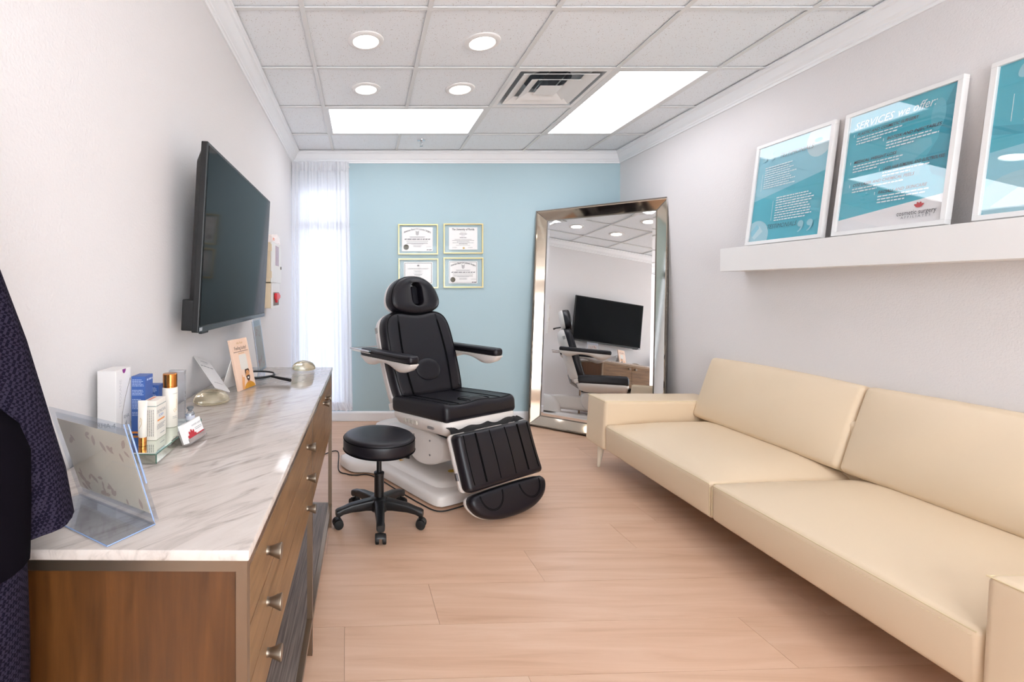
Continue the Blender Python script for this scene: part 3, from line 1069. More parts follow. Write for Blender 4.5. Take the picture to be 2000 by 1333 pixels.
def t_services(bm, X0, X1, Y0, Y1, z):
    w, h = X1 - X0, Y1 - Y0
    P = lambda x, y: (X0 + x * w, Y0 + y * h)
    rn = random.Random(12)
    text(bm, 'SERVICES', *P(.06, .90), .050, z, .28, 'LEFT', mi=0, fit=.40 * w)
    text(bm, 'we offer:', *P(.49, .905), .056, z, .32, 'LEFT', mi=0, fit=.34 * w)
    items = [(.10, .825, 'PLASTIC AND COSMETIC SURGERY', 3), (.42, .72, 'BOTOX AND INJECTABLES', 3), (.10, .585, 'MEDICAL WEIGHT LOSS', 3),
             (.42, .475, 'LASER HAIR REMOVAL AND ELECTROLYSIS', 2), (.12, .385, 'CO2 LASER AND CHEMICAL PEELS', 2), (.40, .285, 'FACIALS AND SKINCARE', 3)]
    for x, y, s, n in items:
        text(bm, s, *P(x, y), .0205, z, .28, 'LEFT', mi=3, bold=.0002, sx=.86, fit=min(.60, .96 - x) * w)
        rect(bm, P(x - .035, 0)[0], P(x - .030, 0)[0], P(0, y - .012)[1], P(0, y + .012)[1], z, 0)
        for k in range(n):
            microtext(bm, P(x, 0)[0], P(min(x + .52, .95), 0)[0], P(0, y - .032 - .024 * k)[1], .0058, z, rn, rn.uniform(.75, 1) if k < n - 1 else .5, .25, 0)
    # flower emblem and name
    cx, cy = P(.80, .125)
    for a in (-60, -20, 20, 60):
        p = []
        for q in range(12):
            th = 2 * math.pi * q / 12
            u, v = .005 * math.cos(th), .011 * math.sin(th) + .010
            p.append((cx + u * math.cos(R(a)) - v * math.sin(R(a)), cy + u * math.sin(R(a)) + v * math.cos(R(a))))
        poly(bm, p, z + .0001 * (a + 60) / 40, 4)
    poly(bm, [(cx + .014 * math.cos(R(k * 18)), cy + .009 * math.sin(R(k * 18)) + .004) for k in range(20)], z + .0005, 4)
    text(bm, 'cosmetic surgery', *P(.78, .085), .030, z, 0, mi=5, fit=.34 * w)
    text(bm, 'A F F I L I A T E S', *P(.78, .052), .0155, z, 0, mi=6, fit=.32 * w)
D2 = Design([(0, [(0, 0), (1, 0), (1, 1), (0, 1)]),
             (3, [(.80, .50), (.88, .62), (.90, .85), (.97, 1), (1, 1), (1, .30), (.86, .36)]),
             (6, [(.50, .60), (.64, .66), (.82, .64), (.84, .58), (.70, .50), (.78, .44), (.74, .36), (.62, .44), (.50, .46)]),
             (6, [(.0, .44), (.20, .47), (.28, .44), (.20, .40), (.30, .38), (.26, .34), (.0, .33)]),
             (2, [(0, 0), (1, 0), (1, .20), (0, .10)]),
             (6, ell(.86, .80, .06, .12))], t_services)

def t_right(bm, X0, X1, Y0, Y1, z):
    w, h = X1 - X0, Y1 - Y0
    P = lambda x, y: (X0 + x * w, Y0 + y * h)
    rn = random.Random(13)
    for x in (.17, .29):
        quote(bm, *P(x, .905), .06, True, z, 1)
    text(bm, 'TESTIMONIALS', *P(.66, .89), .037, z, .25, mi=2, fit=.5 * w)
    rect(bm, P(.12, 0)[0], P(.124, 0)[0], P(0, .60)[1], P(0, .78)[1], z, 0)
    for k in range(9):
        microtext(bm, P(.20, 0)[0], P(.72, 0)[0], P(0, .79 - .0245 * k)[1], .006, z, rn, rn.uniform(.75, 1), .25, 0)
D3 = Design([(0, [(0, 0), (1, 0), (1, 1), (0, 1)]),
             (3, [(0, .60), (1, .42), (1, .36), (0, .54)]),
             (1, [(0, 0), (1, 0), (1, .50), (0, .42)]),
             (4, ell(.25, .10, .28, .17)),
             (5, [(.05, .05), (.22, .16), (.40, .12), (.30, .02)])], t_right)
poster(3.006, 2.507, 2.402, 1.5475, 'white framed teal poster farthest left on the ledge, quotation mark bottom right', D1)
poster(2.453, 1.971, 2.402, 1.542, 'white framed teal services poster in the middle of the ledge', D2)
poster(1.886, 1.395, 2.402, 1.5365, 'white framed teal poster cut by the right edge of the photo', D3)

# ------------------------------------------------------------------ certificates on the blue wall
def cert(px0, px1, py0, py1, paper, label, art):
    D = YB - .018
    X = lambda px: (px - 709) * D / 932
    Z = lambda py: CAMZ + (570 - py) * D / 932
    x0, x1, z0, z1 = X(px0), X(px1), Z(py1), Z(py0)
    cx, cz = (x0 + x1) / 2, (z0 + z1) / 2
    t = empty('framed_certificate', mw=frame((cx, YB - .001, cz), (1, 0, 0), (0, 0, 1), (0, -1, 0)))
    setp(t, label, 'certificate', 'gold framed certificates on the blue wall')
    hx, hz = (x1 - x0) / 2, (z1 - z0) / 2
    f = .011
    for a in ((-hx, hx, -hz, -hz + f), (-hx, hx, hz - f, hz), (-hx, -hx + f, -hz + f, hz - f), (hx - f, hx, -hz + f, hz - f)):
        obj('frame_bar', B(a[0], a[1], a[2], a[3], 0, .018, bev=.001, seg=1), M_gold, t)
    a0, a1, b0, b1 = X(paper[0]) - cx, X(paper[1]) - cx, Z(paper[3]) - cz, Z(paper[2]) - cz
    p = obj('paper', B(a0, a1, b0, b1, .006, .0066), M_paper, t)
    bm = bmesh.new()
    art(bm, a0, a1, b0, b1, .0068)
    obj('lettering', bm, [M_ink, M_greyink, mat('bronze_seal', '#57503f', 0.5), mat('gold_seal', '#c9a865', 0.5)], p)
    obj('glass', B(-hx + f, hx - f, -hz + f, hz - f, .0090, .0105), M_glass, t)
    return t

def art_board(border):
    def art(bm, x0, x1, y0, y1, z):
        w, h = x1 - x0, y1 - y0; cx = (x0 + x1) / 2
        rn = random.Random(4)
        k = .32 / w
        text(bm, 'American Board Of Cosmetic Surgery', cx, y0 + h * .92, h * .112, z, .1, fn=lambda p: Vector((p.x, p.y - 1.9 * p.x * p.x)), mi=0, bold=.0006, fit=.88 * w)
        for s in (-1, 1):
            for q in range(4):
                yb = y0 + h * (.655 + .04 * q)
                poly(bm, [(cx + s * .002, yb), (cx + s * w * .035, yb + h * .04), (cx + s * w * (.055 + .006 * q), yb + h * .075), (cx + s * w * .03, yb + h * .055), (cx + s * .002, yb + h * .028)], z, 0)
        for yy, hw_, hh, mi in ((.60, .25, .016, 1), (.57, .24, .014, 1), (.42, .35, .018, 1), (.35, .33, .014, 1), (.325, .35, .014, 1), (.30, .20, .014, 1), (.24, .14, .012, 1), (.21, .12, .012, 1), (.18, .14, .012, 1)):
            microtext(bm, cx - w * hw_, cx + w * hw_, y0 + h * yy, h * hh, z, rn, 1, 0, mi)
        microtext(bm, cx - w * .42, cx + w * .42, y0 + h * .50, h * .045, z, rn, 1, .6, 1)
        poly(bm, ell(x0 + w * .14, y0 + h * .17, w * .09, w * .09), z, 2)
        microtext(bm, x1 - w * .22, x1 - w * .04, y0 + h * .19, h * .012, z, rn, 1, 0, 1)
        microtext(bm, x1 - w * .20, x1 - w * .04, y0 + h * .06, h * .03, z, rn, 1, .6, 0)
        if border: frame_line(bm, x0, x1, y0, y1, .03, .003, z, 1)
    return art
def frame_line(bm, x0, x1, y0, y1, ins, t, z, mi):
    w = (x1 - x0) * ins
    a0, a1, b0, b1 = x0 + w, x1 - w, y0 + w, y1 - w
    for r_ in ((a0, a1, b0, b0 + t), (a0, a1, b1 - t, b1), (a0, a0 + t, b0 + t, b1 - t), (a1 - t, a1, b0 + t, b1 - t)):
        rect(bm, *r_, z, mi)
def art_florida(bm, x0, x1, y0, y1, z):
    w, h = x1 - x0, y1 - y0; cx = (x0 + x1) / 2
    rn = random.Random(6)
    text(bm, 'The University of Florida', cx, y0 + h * .905, h * .125, z, .05, mi=0, fit=.78 * w, bold=.0006)
    for yy, hw_, hh, mi in ((.78, .10, .014, 1), (.70, .13, .022, 0), (.62, .06, .014, 1), (.54, .12, .022, 0), (.46, .30, .016, 1), (.41, .38, .02, 1), (.355, .22, .018, 1), (.31, .37, .018, 1), (.26, .15, .02, 0), (.20, .24, .014, 1)):
        microtext(bm, cx - w * hw_, cx + w * hw_, y0 + h * yy, h * hh, z, rn, 1, .2, mi)
    poly(bm, ell(cx + w * .02, y0 + h * .075, w * .035, w * .035), z, 3)
    for s in (-.3, .25): microtext(bm, cx + w * (s - .08), cx + w * (s + .08), y0 + h * .10, h * .016, z, rn, 1, .5, 1)
def art_case(bm, x0, x1, y0, y1, z):
    w, h = x1 - x0, y1 - y0; cx = (x0 + x1) / 2
    rn = random.Random(8)
    frame_line(bm, x0, x1, y0, y1, .03, .0035, z, 0)
    poly(bm, ell(cx, y0 + h * .84, w * .04, w * .03), z, 1)
    text(bm, 'CASE WESTERN RESERVE UNIVERSITY', cx, y0 + h * .69, h * .070, z, 0, mi=0, fit=.72 * w)
    for yy, hw_, hh in ((.60, .15, .014), (.55, .12, .014), (.49, .17, .014), (.42, .13, .026), (.36, .06, .014), (.31, .10, .014), (.25, .2, .014)):
        microtext(bm, cx - w * hw_, cx + w * hw_, y0 + h * yy, h * hh, z, rn, 1, 0, 1)
cert(777.6, 855.6, 438, 497.4, (785, 845.5, 443.7, 491), 'top left gold framed certificate with arched title and dark seal', art_board(False))
cert(866.4, 943.8, 436.8, 495.6, (877, 933, 444, 488), 'top right gold framed certificate with straight blackletter title', art_florida)
cert(778.3, 856.3, 505.3, 563.4, (789, 845, 512, 555), 'bottom left gold framed certificate partly hidden by the chair headrest', art_case)
cert(866.4, 944.2, 503.3, 562.3, (877, 933, 510.2, 554), 'bottom right gold framed certificate with thin border and dark seal', art_board(True))

# ------------------------------------------------------------------ cream sofa
def sofa():
    xf, yF, yN = 1.668, 3.30, 1.289
    aw = .265
    t = empty('leather_sofa', (2.06, (yF + yN) / 2, 0))
    ox, oy = 2.06, (yF + yN) / 2
    setp(t, 'long cream leather two-cushion sofa against the right wall', 'sofa')
    def put(o, x, y, z): o.location = (x - ox, y - oy, z); return o
    zb = .160
    # frame under the cushions and back frame
    put(obj('base_frame', GB(.375, (yF - yN) / 2 + .02, .03, .01), M_under, t), 2.09, oy, zb + .034)
    put(obj('back_frame', GB(.075, (yF - yN) / 2 + .01, .24, .03), M_cream, t, smooth=True), 2.425, oy, .40)
    # arms
    for y in (yF + aw / 2, yN - aw / 2):
        def fn(p):
            q = p.copy()
            q.x += .010 * (p.z / .17) * (1 if p.x < 0 else 0)
            q.z += .006 * math.cos(p.y / (aw / 2) * 1.4) if p.z > .12 else 0
            return q
        a = obj('arm', GB(.405, aw / 2, .17, .022, n=(8, 5, 5), nr=4, fn=fn), M_cream, t, smooth=True, angle=60)
        put(a, xf + .405, y, zb + .17)
        s = bmesh.new()
        yy = aw / 2 - .004
        tube(s, [(-.404 + .010, -yy, .166), (-.404 + .010, yy, .166)], .0022, 6)
        for sy in (-1, 1): tube(s, [(-.393, sy * (aw / 2 - .008), .1665), (.38, sy * (aw / 2 - .008), .1665)], .0022, 6)
        obj('seam', s, M_cream_seam, a)
    # seat cushions
    ym = (yF + yN) / 2
    for ya, yb in ((ym + .0015, yF - .002), (yN + .002, ym - .0015)):
        hx, hy, hz = .345, (yb - ya) / 2, .088
        def fn(p, hx=hx, hy=hy, hz=hz):
            q = p.copy()
            k = max(0.0, p.z / hz)
            u = (p.x + hx) / (2 * hx); v = p.y / hy
            crown = (1 - abs(v) ** 5) * math.sin(min(1.0, max(0, u) * 2.0) * 1.5708) * .056
            slope = min(1, max(0, u)) * .014
            q.z += k * (crown + slope)
            q.x += -.010 * max(0, 1 - u * 4) * (1 - abs(v) ** 4) * (1 - (p.z / hz) ** 2)
            return q
        c = obj('seat_cushion', GB(hx, hy, hz, .020, n=(12, 18, 4), nr=4, fn=fn), M_cream, t, smooth=True, angle=75)
        put(c, xf + .004 + hx, (ya + yb) / 2, zb + .003 + hz)
        s = bmesh.new()
        pts = []
        for i in range(25):
            yv = -hy + .012 + (2 * hy - .024) * i / 24
            pts.append(fn(Vector((-hx + .003, yv, hz - .010))))
        tube(s, pts, .0022, 6)
        for yv in (-hy + .003, hy - .003):
            tube(s, [fn(Vector((-hx + .020 + (2 * hx - .05) * i / 14, yv, hz - .008))) for i in range(15)], .0022, 6)
        tube(s, [fn(Vector((-hx + .001, -hy + .006 if ya > ym else hy - .006, -hz + .02 + (2 * hz - .04) * i / 6))) for i in range(7)], .002, 6)
        obj('seam', s, M_cream_seam, c)
        # stitches just below the piping
        s = bmesh.new()
        n = int(2 * hy / .014)
        for i in range(n):
            yv = -hy + .02 + (2 * hy - .04) * i / n
            p0 = fn(Vector((-hx, yv, hz - .024))); p1 = fn(Vector((-hx, yv + .007, hz - .024)))
            tube(s, [p0, p1], .0011, 4)
        obj('stitching', s, M_cream_seam, c)
    # back cushions, leaning
    for ya, yb in ((ym + .000, yF + .012), (yN - .01, ym - .000)):
        hy, hz, hx = (yb - ya) / 2, .215, .065
        def fn(p, hx=hx, hy=hy, hz=hz):
            q = p.copy()
            v, u = p.y / hy, p.z / hz
            b = max(0, 1 - abs(v) ** 3) * max(0, 1 - abs(u) ** 2.4)
            q.x += (-.045 if p.x < 0 else .01) * b
            q.z += (.010 * (1 - v * v) if u > .5 else 0)
            q.x += .004 * math.sin(9 * v + 4 * u) * b
            return q
        c = obj('back_cushion', GB(hx, hy, hz, .028, n=(3, 16, 10), nr=4, fn=fn), M_cream, t, smooth=True, angle=80)
        put(c, 2.405, (ya + yb) / 2, .586)
        c.rotation_euler = (0, R(19), 0)
        s = bmesh.new()
        for yv in (-hy + .010, hy - .010):
            tube(s, [fn(Vector((-hx + .012, yv, -hz + .03 + (2 * hz - .06) * i / 10))) for i in range(11)], .0022, 6)
        tube(s, [fn(Vector((-hx + .012, -hy + .03 + (2 * hy - .06) * i / 16, hz - .010))) for i in range(17)], .0022, 6)
        obj('seam', s, M_cream_seam, c)
    for x in (xf + .045, 2.40):
        for y in (yF + .13, yN - .13):
            bm = bmesh.new()
            sp = .02 if x < 2 else -.01
            loft(bm, [circ(-sp, 0, 0, .0085, 16), circ(-sp, 0, .004, .010, 16), circ(0, 0, zb, .024, 16)])
            l = obj('leg', bm, M_creamleg, t, smooth=True); put(l, x, y, .001)
sofa()

# ------------------------------------------------------------------ reclining treatment chair
def exam_chair():
    t = empty('exam_chair', (.58, 3.10, 0), R(32))
    setp(t, 'black padded reclining exam chair with white base in the middle of the room', 'exam chair')
    # --- base on the floor
    out = [(-.27, -.235), (.27, -.235), (.315, -.20), (.32, .0), (.32, .38), (.36, .46), (.44, .50), (.46, .56), (.45, .70), (.40, .74),
           (-.40, .74), (-.45, .70), (-.46, .56), (-.44, .50), (-.36, .46), (-.32, .38), (-.32, 0), (-.315, -.20)]
    o2 = [(p.x, p.y) for p in resample(smooth_poly(out, 2), 96)]
    bm = bmesh.new()
    slab(bm, o2, [(.012, 1, .004), (.0, 1, .012), (.0, 1, .050), (.006, 1, .066), (.022, 1, .074), (.05, 1, .078)])
    base = obj('base', bm, M_shell, t, smooth=True, angle=50)
    bm = bmesh.new()
    o3 = [(p.x, p.y) for p in resample(smooth_poly([(-.21, -.16), (.21, -.16), (.24, -.05), (.24, .62), (-.24, .62), (-.24, -.05)], 3), 72)]
    slab(bm, o3, [(-.02, 1, .074), (.0, 1, .082), (.012, 1, .098), (.03, 1, .104), (.06, 1, .105)])
    obj('base_cover', bm, M_shell, base, smooth=True, angle=50)
    bm = bmesh.new(); lathe(bm, [(.030, .1045), (.030, .1062)], cx=-.02, cy=-.02, n=28, ry=.7)
    obj('round_sticker', bm, mat('yellow_sticker', '#d9b53a', 0.5), base)
    bm = bmesh.new(); poly(bm, [(-.20, .30), (-.165, .30), (-.1825, .335)], .1065)
    obj('warning_sticker', bm, mat('orange_sticker', '#e0a136', 0.5), base)
    # rear housing and lifting arm
    bm = bmesh.new()
    loft(bm, [rrect(.20, .13, .05, .10, 0, .55), rrect(.19, .12, .05, .20, 0, .56), rrect(.17, .09, .05, .275, 0, .58), rrect(.13, .05, .04, .295, 0, .59)])
    obj('rear_housing', bm, M_shell, t, smooth=True, angle=60)
    bm = bmesh.new()
    def sec(y, z, hz, hx):
        return [Vector((p.x, y, z + p.y)) for p in rrect(hx, hz, .035, 0)]
    loft(bm, [sec(.60, .205, .075, .12), sec(.48, .225, .085, .15), sec(.30, .235, .085, .165), sec(.12, .245, .085, .175)])
    obj('lift_arm', bm, M_shell, t, smooth=True, angle=60)
    # column head under the seat
    bm = bmesh.new()
    def sec2(x, s):
        pts = smooth_poly([Vector((-.13, .38)), Vector((.20, .38)), Vector((.22, .26)), Vector((.17, .17)), Vector((.05, .155)), Vector((-.10, .205)), Vector((-.14, .27))], 2)
        c = Vector((.03, .28))
        return [Vector((x, c.x + (p.x - c.x) * s, c.y + (p.y - c.y) * s)) for p in pts]
    loft(bm, [sec2(-.205, .93), sec2(-.195, 1), sec2(.195, 1), sec2(.205, .93)])
    ch = obj('column_head', bm, M_shell, t, smooth=True, angle=50)
    for (y, z) in ((-.02, .33), (-.02, .24), (.14, .33)):
        bm = bmesh.new()
        loft(bm, [[Vector((-.205 - h, y + .006 * math.cos(i * .5236), z + .006 * math.sin(i * .5236))) for i in range(12)] for h in (-.002, .003)])
        obj('screw', bm, M_steel, ch)
    obj('mechanism', GB(.18, .19, .025, .006), M_bplastic, t).location = (0, .02, .395)
    for x in (-.17, .17):
        bm = bmesh.new()
        tube(bm, [(x, .20, .40), (x, .33, .47), (x, .36, .56)], .014, 8)
        obj('hinge_bracket', bm, M_steel, t)
    # --- seat assembly (tilted front up by 4 degrees)
    seat = empty('seat_unit', (0, 0, .535)); seat.parent = t
    bpy.data.objects.remove(seat)
    TS = Matrix.Translation((0, 0, .532)) @ Matrix.Rotation(R(-4), 4, 'X')
    def tput(o, m): o.matrix_local = m; return o
    def fseat(p):
        q = p.copy()
        if p.z > 0:
            k = p.z / .052
            side = max(0, (abs(p.x) - .19) / .11)
            q.z += k * (.012 * min(1, side) + .022 * math.exp(-((p.x / .085) ** 2 + ((p.y + .20) / .07) ** 2)))
            q.z += -k * .010 * max(0, (p.y + .05))
        return q
    s = obj('seat', GB(.298, .272, .052, .034, n=(16, 14, 2), nr=4, fn=fseat), M_vinyl, t, smooth=True, angle=80)
    tput(s, TS)
    bm = bmesh.new()
    for x in (-.262, .262):
        tube(bm, [fseat(Vector((x, -.272 + .020 + .50 * i / 14, .0522))) + Vector((0, 0, .0006)) for i in range(15)], .0018, 6)
    for x in (-.175, -.168, .168, .175, -.075, .075):
        y1_ = .24 if abs(x) > .1 else -.14
        tube(bm, [fseat(Vector((x, -.245 + (y1_ + .245) * i / 14, .0522))) + Vector((0, 0, .0004)) for i in range(15)], .0023, 6)
    tube(bm, [fseat(Vector((-.26 + .52 * i / 20, -.256, .050))) + Vector((0, -.0005, .001)) for i in range(21)], .0018, 6)
    tube(bm, [fseat(Vector((.10 * math.cos(R(a)), -.20 + .10 * math.sin(R(a)), .0522))) + Vector((0, 0, .0004)) for a in range(-20, 201, 11)], .0024, 6)
    obj('seam', bm, M_seam, s)
    bm = bmesh.new()
    loft(bm, [rrect(.292, .264, .05, -.042), rrect(.297, .270, .05, -.050), rrect(.294, .266, .05, -.080), rrect(.280, .252, .06, -.112, 0, -.005), rrect(.235, .225, .06, -.138, 0, -.02), rrect(.18, .19, .06, -.150, 0, -.03)])
    sh = obj('seat_shell', bm, M_shell, t, smooth=True, angle=60); tput(sh, TS)
    for k in range(4):
        obj('switch', B(-.303, -.288, .105 - .036 * k, .131 - .036 * k, -.094, -.068, bev=.002), mat('switch_plastic', '#cfc8bd', 0.35), sh)
    obj('side_latch', B(-.303, -.286, -.155, -.105, -.096, -.082, bev=.002), M_steel, sh)
    # --- back unit
    org = Vector((0, .262, .520))
    ln = R(19)
    up = Vector((0, math.sin(ln), math.cos(ln))); fr = Vector((0, -math.cos(ln), math.sin(ln)))
    TB = frame(org, (1, 0, 0), up, fr)
    bo = [(-.235, .0), (.235, .0), (.258, .03), (.272, .20), (.272, .40), (.266, .50), (.245, .565), (.205, .600), (.15, .614), (.10, .612), (.0, .592),
          (-.10, .612), (-.15, .614), (-.205, .600), (-.245, .565), (-.266, .50), (-.272, .40), (-.272, .20), (-.258, .03)]
    bo = [(p.x * 1.11, p.y) for p in resample(smooth_poly(bo, 2), 88)]
    bm = bmesh.new()
    slab(bm, bo, [(.012, 1, 0), (.0, 1, .012), (.0, 1, .060), (.007, 1, .076), (.022, 1, .086), (.05, 1, .088), (.05, .7, .0865), (.05, .35, .085)])
    back = obj('backrest', bm, M_vinyl, t, smooth=True, angle=70); tput(back, TB)
    bm = bmesh.new()
    def strip(pts, r=.0024): tube(bm, [(x, y, z) for x, y, z in pts], r, 6)
    for s_ in (-1, 1):
        for dx in (0, .008):
            strip([(s_ * (.165 + dx + .02 * math.sin(math.pi * i / 16)), .03 + .55 * i / 16, .0888 if i < 15 else .086) for i in range(17)])
    P = [Vector(q) for q in bo]; nn = len(P)
    ringp = []
    for i in range(nn):
        tv = (P[(i + 1) % nn] - P[i - 1]).normalized(); nv = Vector((-tv.y, tv.x))
        q = P[i] + nv * .020
        ringp.append((q.x, q.y, .0858))
    tube(bm, ringp, .0026, 6, closed=True)
    obj('seam', bm, M_seam, back)
    bm = bmesh.new()
    lathe(bm, [(.105, .080), (.1045, .0880), (.098, .0915), (.07, .092), (.03, .093), (.002, .093)], cx=0, cy=.185, n=40, ry=.73)
    lp = obj('lumbar_pad', bm, M_vinyl, back, smooth=True, angle=70)
    # white rear shell of the back
    bm = bmesh.new()
    so = [(x * 1.02, y if y > .1 else y - .03) for x, y in bo]
    slab(bm, so, [(.03, .86, -.085), (.02, .93, -.078), (.006, 1, -.040), (.0, 1, -.010), (.0, 1, .006), (.008, 1, .008)])
    bs = obj('back_shell', bm, M_shell, t, smooth=True, angle=60); tput(bs, TB)
    for s_ in (-1, 1):
        obj('shell_clip', B(s_ * .280 - .01, s_ * .280 + .01, -.045, .0, -.05, .005, bev=.004), M_shell, bs)
        obj('shell_vent', B(s_ * .298 - .004, s_ * .298 + .004, .48, .52, -.03, .0, bev=.002), mat('grey_clip', '#a9a6a3', 0.4), bs)
    # --- headrest with face opening
    ho = [(-.13, .0), (.0, -.016), (.13, .0), (.195, .025), (.222, .07), (.215, .125), (.185, .19), (.13, .24), (.06, .266), (.0, .270), (-.06, .266), (-.13, .24), (-.185, .19),
          (-.215, .125), (-.222, .07), (-.195, .025)]
    ho = [(p.x, p.y) for p in resample(smooth_poly(ho, 2), 64)]
    cx0, cy0 = .012, .132
    def near_angle(pts, c):
        k = min(range(len(pts)), key=lambda i: abs(math.atan2(pts[i][1] - c[1], pts[i][0] - c[0])))
        return pts[k:] + pts[:k]
    ho = near_angle(ho, (cx0, cy0))
    hr = resample([(p.x, p.y) for p in rrect(.050, .084, .045, 0, cx0, cy0, 8)], 64)
    hr = near_angle([(p.x, p.y) for p in hr], (cx0, cy0))
    lh = R(13)
    TH = frame((0, .435, 1.096), (1, 0, 0), (0, math.sin(lh), math.cos(lh)), (0, -math.cos(lh), math.sin(lh)))
    bm = bmesh.new()
    slab(bm, ho, [(.012, 1, 0), (.0, 1, .014), (.0, 1, .060), (.008, 1, .080), (.026, 1, .090), (.05, 1, .093)],
         hole=hr, hole_prof=[(.006, .092), (.001, .086), (.0, .06), (.0, .004)])
    hd = obj('headrest', bm, M_vinyl, t, smooth=True, angle=70); tput(hd, TH)
    bm = bmesh.new()
    P = [Vector(q) for q in ho]; nn = len(P)
    for ins, z in ((.006, .0775),):
        ringp = []
        for i in range(nn):
            tv = (P[(i + 1) % nn] - P[i - 1]).normalized(); nv = Vector((-tv.y, tv.x))
            q = P[i] + nv * ins; ringp.append((q.x, q.y, z))
        tube(bm, ringp, .002, 6, closed=True)
    obj('seam', bm, M_seam, hd)
    bm = bmesh.new()
    hs = [(x * 1.005, .13 + (y - .13) * 1.005) for x, y in ho]
    slab(bm, hs, [(.02, .88, -.040), (.010, .97, -.034), (.002, 1, -.012), (.0, 1, .008), (.01, 1, .010)])
    hsh = obj('headrest_shell', bm, M_shell, t, smooth=True, angle=60); tput(hsh, TH)
    bm = bmesh.new()
    slab(bm, [(x, y) for x, y in [(p.x, p.y) for p in rrect(.028, .07, .02, 0, cx0 + .018, cy0, 6)]], [(0, 1, .010), (0, 1, .03), (.006, 1, .04)])
    obj('face_cushion', bm, M_vinyl, hd, smooth=True)
    bm = bmesh.new(); tube(bm, [(-.02, .06, -.035), (-.03, .06, -.10), (-.045, .055, -.13)], [.008, .008, .012], 8)
    obj('release_lever', bm, M_bplastic, hsh)
    bm = bmesh.new()
    for x in (-.06, .06): tube(bm, [(x, -.14, -.02), (x, .05, -.02)], .008, 8)
    obj('headrest_post', bm, M_chrome, hsh)
    # --- armrests
    for s_ in (-1, 1):
        arm = bmesh.new()
        def fa(p):
            q = p.copy()
            if p.y < -.2: q.x *= 1 - .25 * ((-.2 - p.y) / .08) ** 2
            return q
        gridbox(arm, .047, .278, .026, .022, n=(3, 10, 2), nr=4, fn=fa)
        a = obj('armrest', arm, M_vinyl, t, smooth=True, angle=80)
        a.location = (s_ * .364, .206, .848)
        bm = bmesh.new()
        tube(bm, [Vector((.0475 * (1 if abs(y) < .24 else .9) * e_, y, .006)) for e_, ys in ((1, 1), (-1, -1)) for y in [ys * (-.255 + .51 * i / 10) for i in range(11)]], .0015, 6, closed=True)
        obj('seam', bm, M_seam, a)
        bm = bmesh.new()
        def under(y):
            f_ = (y + .278) / .556       # 0 at the front
            dip = .042 * math.exp(-((f_ - .20) / .16) ** 2) + .036 * math.exp(-((f_ - .82) / .14) ** 2)
            end = min(1, min(f_, 1 - f_) / .06) ** .5 if 0 < f_ < 1 else .05
            return (.022 + dip) * max(end, .15)
        rings = []
        for i in range(27):
            y = -.275 + .55 * i / 26
            d = under(y)
            w = .045 * (1 - (.25 * ((-.2 - y) / .08) ** 2 if y < -.2 else 0)) * (.92 if i in (0, 26) else 1)
            pts = [(-w, 0), (-w, -d * .5), (-w * .7, -d * .92), (0, -d), (w * .7, -d * .92), (w, -d * .5), (w, 0)]
            rings.append([Vector((px, y, pz - .024)) for px, pz in pts])
        loft(bm, rings)
        obj('armrest_shell', bm, M_shell, a, smooth=True, angle=60)
        bm = bmesh.new()
        tube(bm, [(-s_ * .03, .19, -.045), (-s_ * .095, .205, -.05)], .017, 10)
        obj('arm_pivot', bm, M_shell, a)
    # --- leg rest and foot panel
    org = Vector((-.014, -.308, .452)); a_ = R(20)
    dn = Vector((0, -math.sin(a_), -math.cos(a_))); fr = Vector((0, -math.cos(a_), math.sin(a_)))
    TL = frame(org, (1, 0, 0), -dn, fr)
    bm = bmesh.new()
    gridbox(bm, .303, .153, .040, .030, n=(12, 8, 2), nr=4, fn=lambda p: Vector((p.x, p.y - .153, p.z + .040 + (.006 * math.cos(p.x * 9) * (1 - (p.y / .142) ** 2) if p.z > 0 else 0))))
    lg = obj('leg_rest', bm, M_vinyl, t, smooth=True, angle=80); tput(lg, TL)
    bm = bmesh.new()
    zf = lambda x, y: .0805 + .006 * math.cos(x * 9) * (1 - ((y + .142) / .142) ** 2)
    for x in (-.262, .262, -.175, -.168, -.062, .062, .168, .175):
        tube(bm, [(x, -.012 - .26 * i / 12, zf(x, -.012 - .26 * i / 12)) for i in range(13)], .0024, 6)
    obj('seam', bm, M_seam, lg)
    bm = bmesh.new()
    loft(bm, [rrect(.300, .151, .03, .004, 0, -.153), rrect(.304, .155, .03, -.004, 0, -.153), rrect(.302, .153, .03, -.018, 0, -.153), rrect(.278, .13, .03, -.032, 0, -.153)])
    ls = obj('leg_rest_shell', bm, M_shell, t, smooth=True, angle=60); tput(ls, TL)
    obj('latch', B(-.310, -.300, -.24, -.20, -.012, .006, bev=.002), M_steel, ls)
    org2 = org + dn * .314 + fr * .010
    a2 = R(24)
    dn2 = Vector((0, -math.sin(a2), -math.cos(a2))); fr2 = Vector((0, -math.cos(a2), math.sin(a2)))
    TF = frame(org2, (1, 0, 0), -dn2, fr2)
    fo = [(-.262, -.004), (.262, -.004), (.300, -.028), (.292, -.068), (.245, -.112), (.16, -.140), (.06, -.150), (-.06, -.150), (-.16, -.140), (-.245, -.112), (-.292, -.068), (-.300, -.028)]
    fo = [(p.x * 1.02, p.y * 1.12) for p in resample(list(reversed(smooth_poly(fo, 2))), 80)]
    bm = bmesh.new()
    slab(bm, fo, [(.010, 1, 0), (.0, 1, .010), (.0, 1, .040), (.008, 1, .054), (.020, 1, .060), (.030, 1, .0615), (.030, .6, .0625)])
    ft = obj('foot_rest', bm, M_vinyl, t, smooth=True, angle=70); tput(ft, TF)
    bm = bmesh.new()
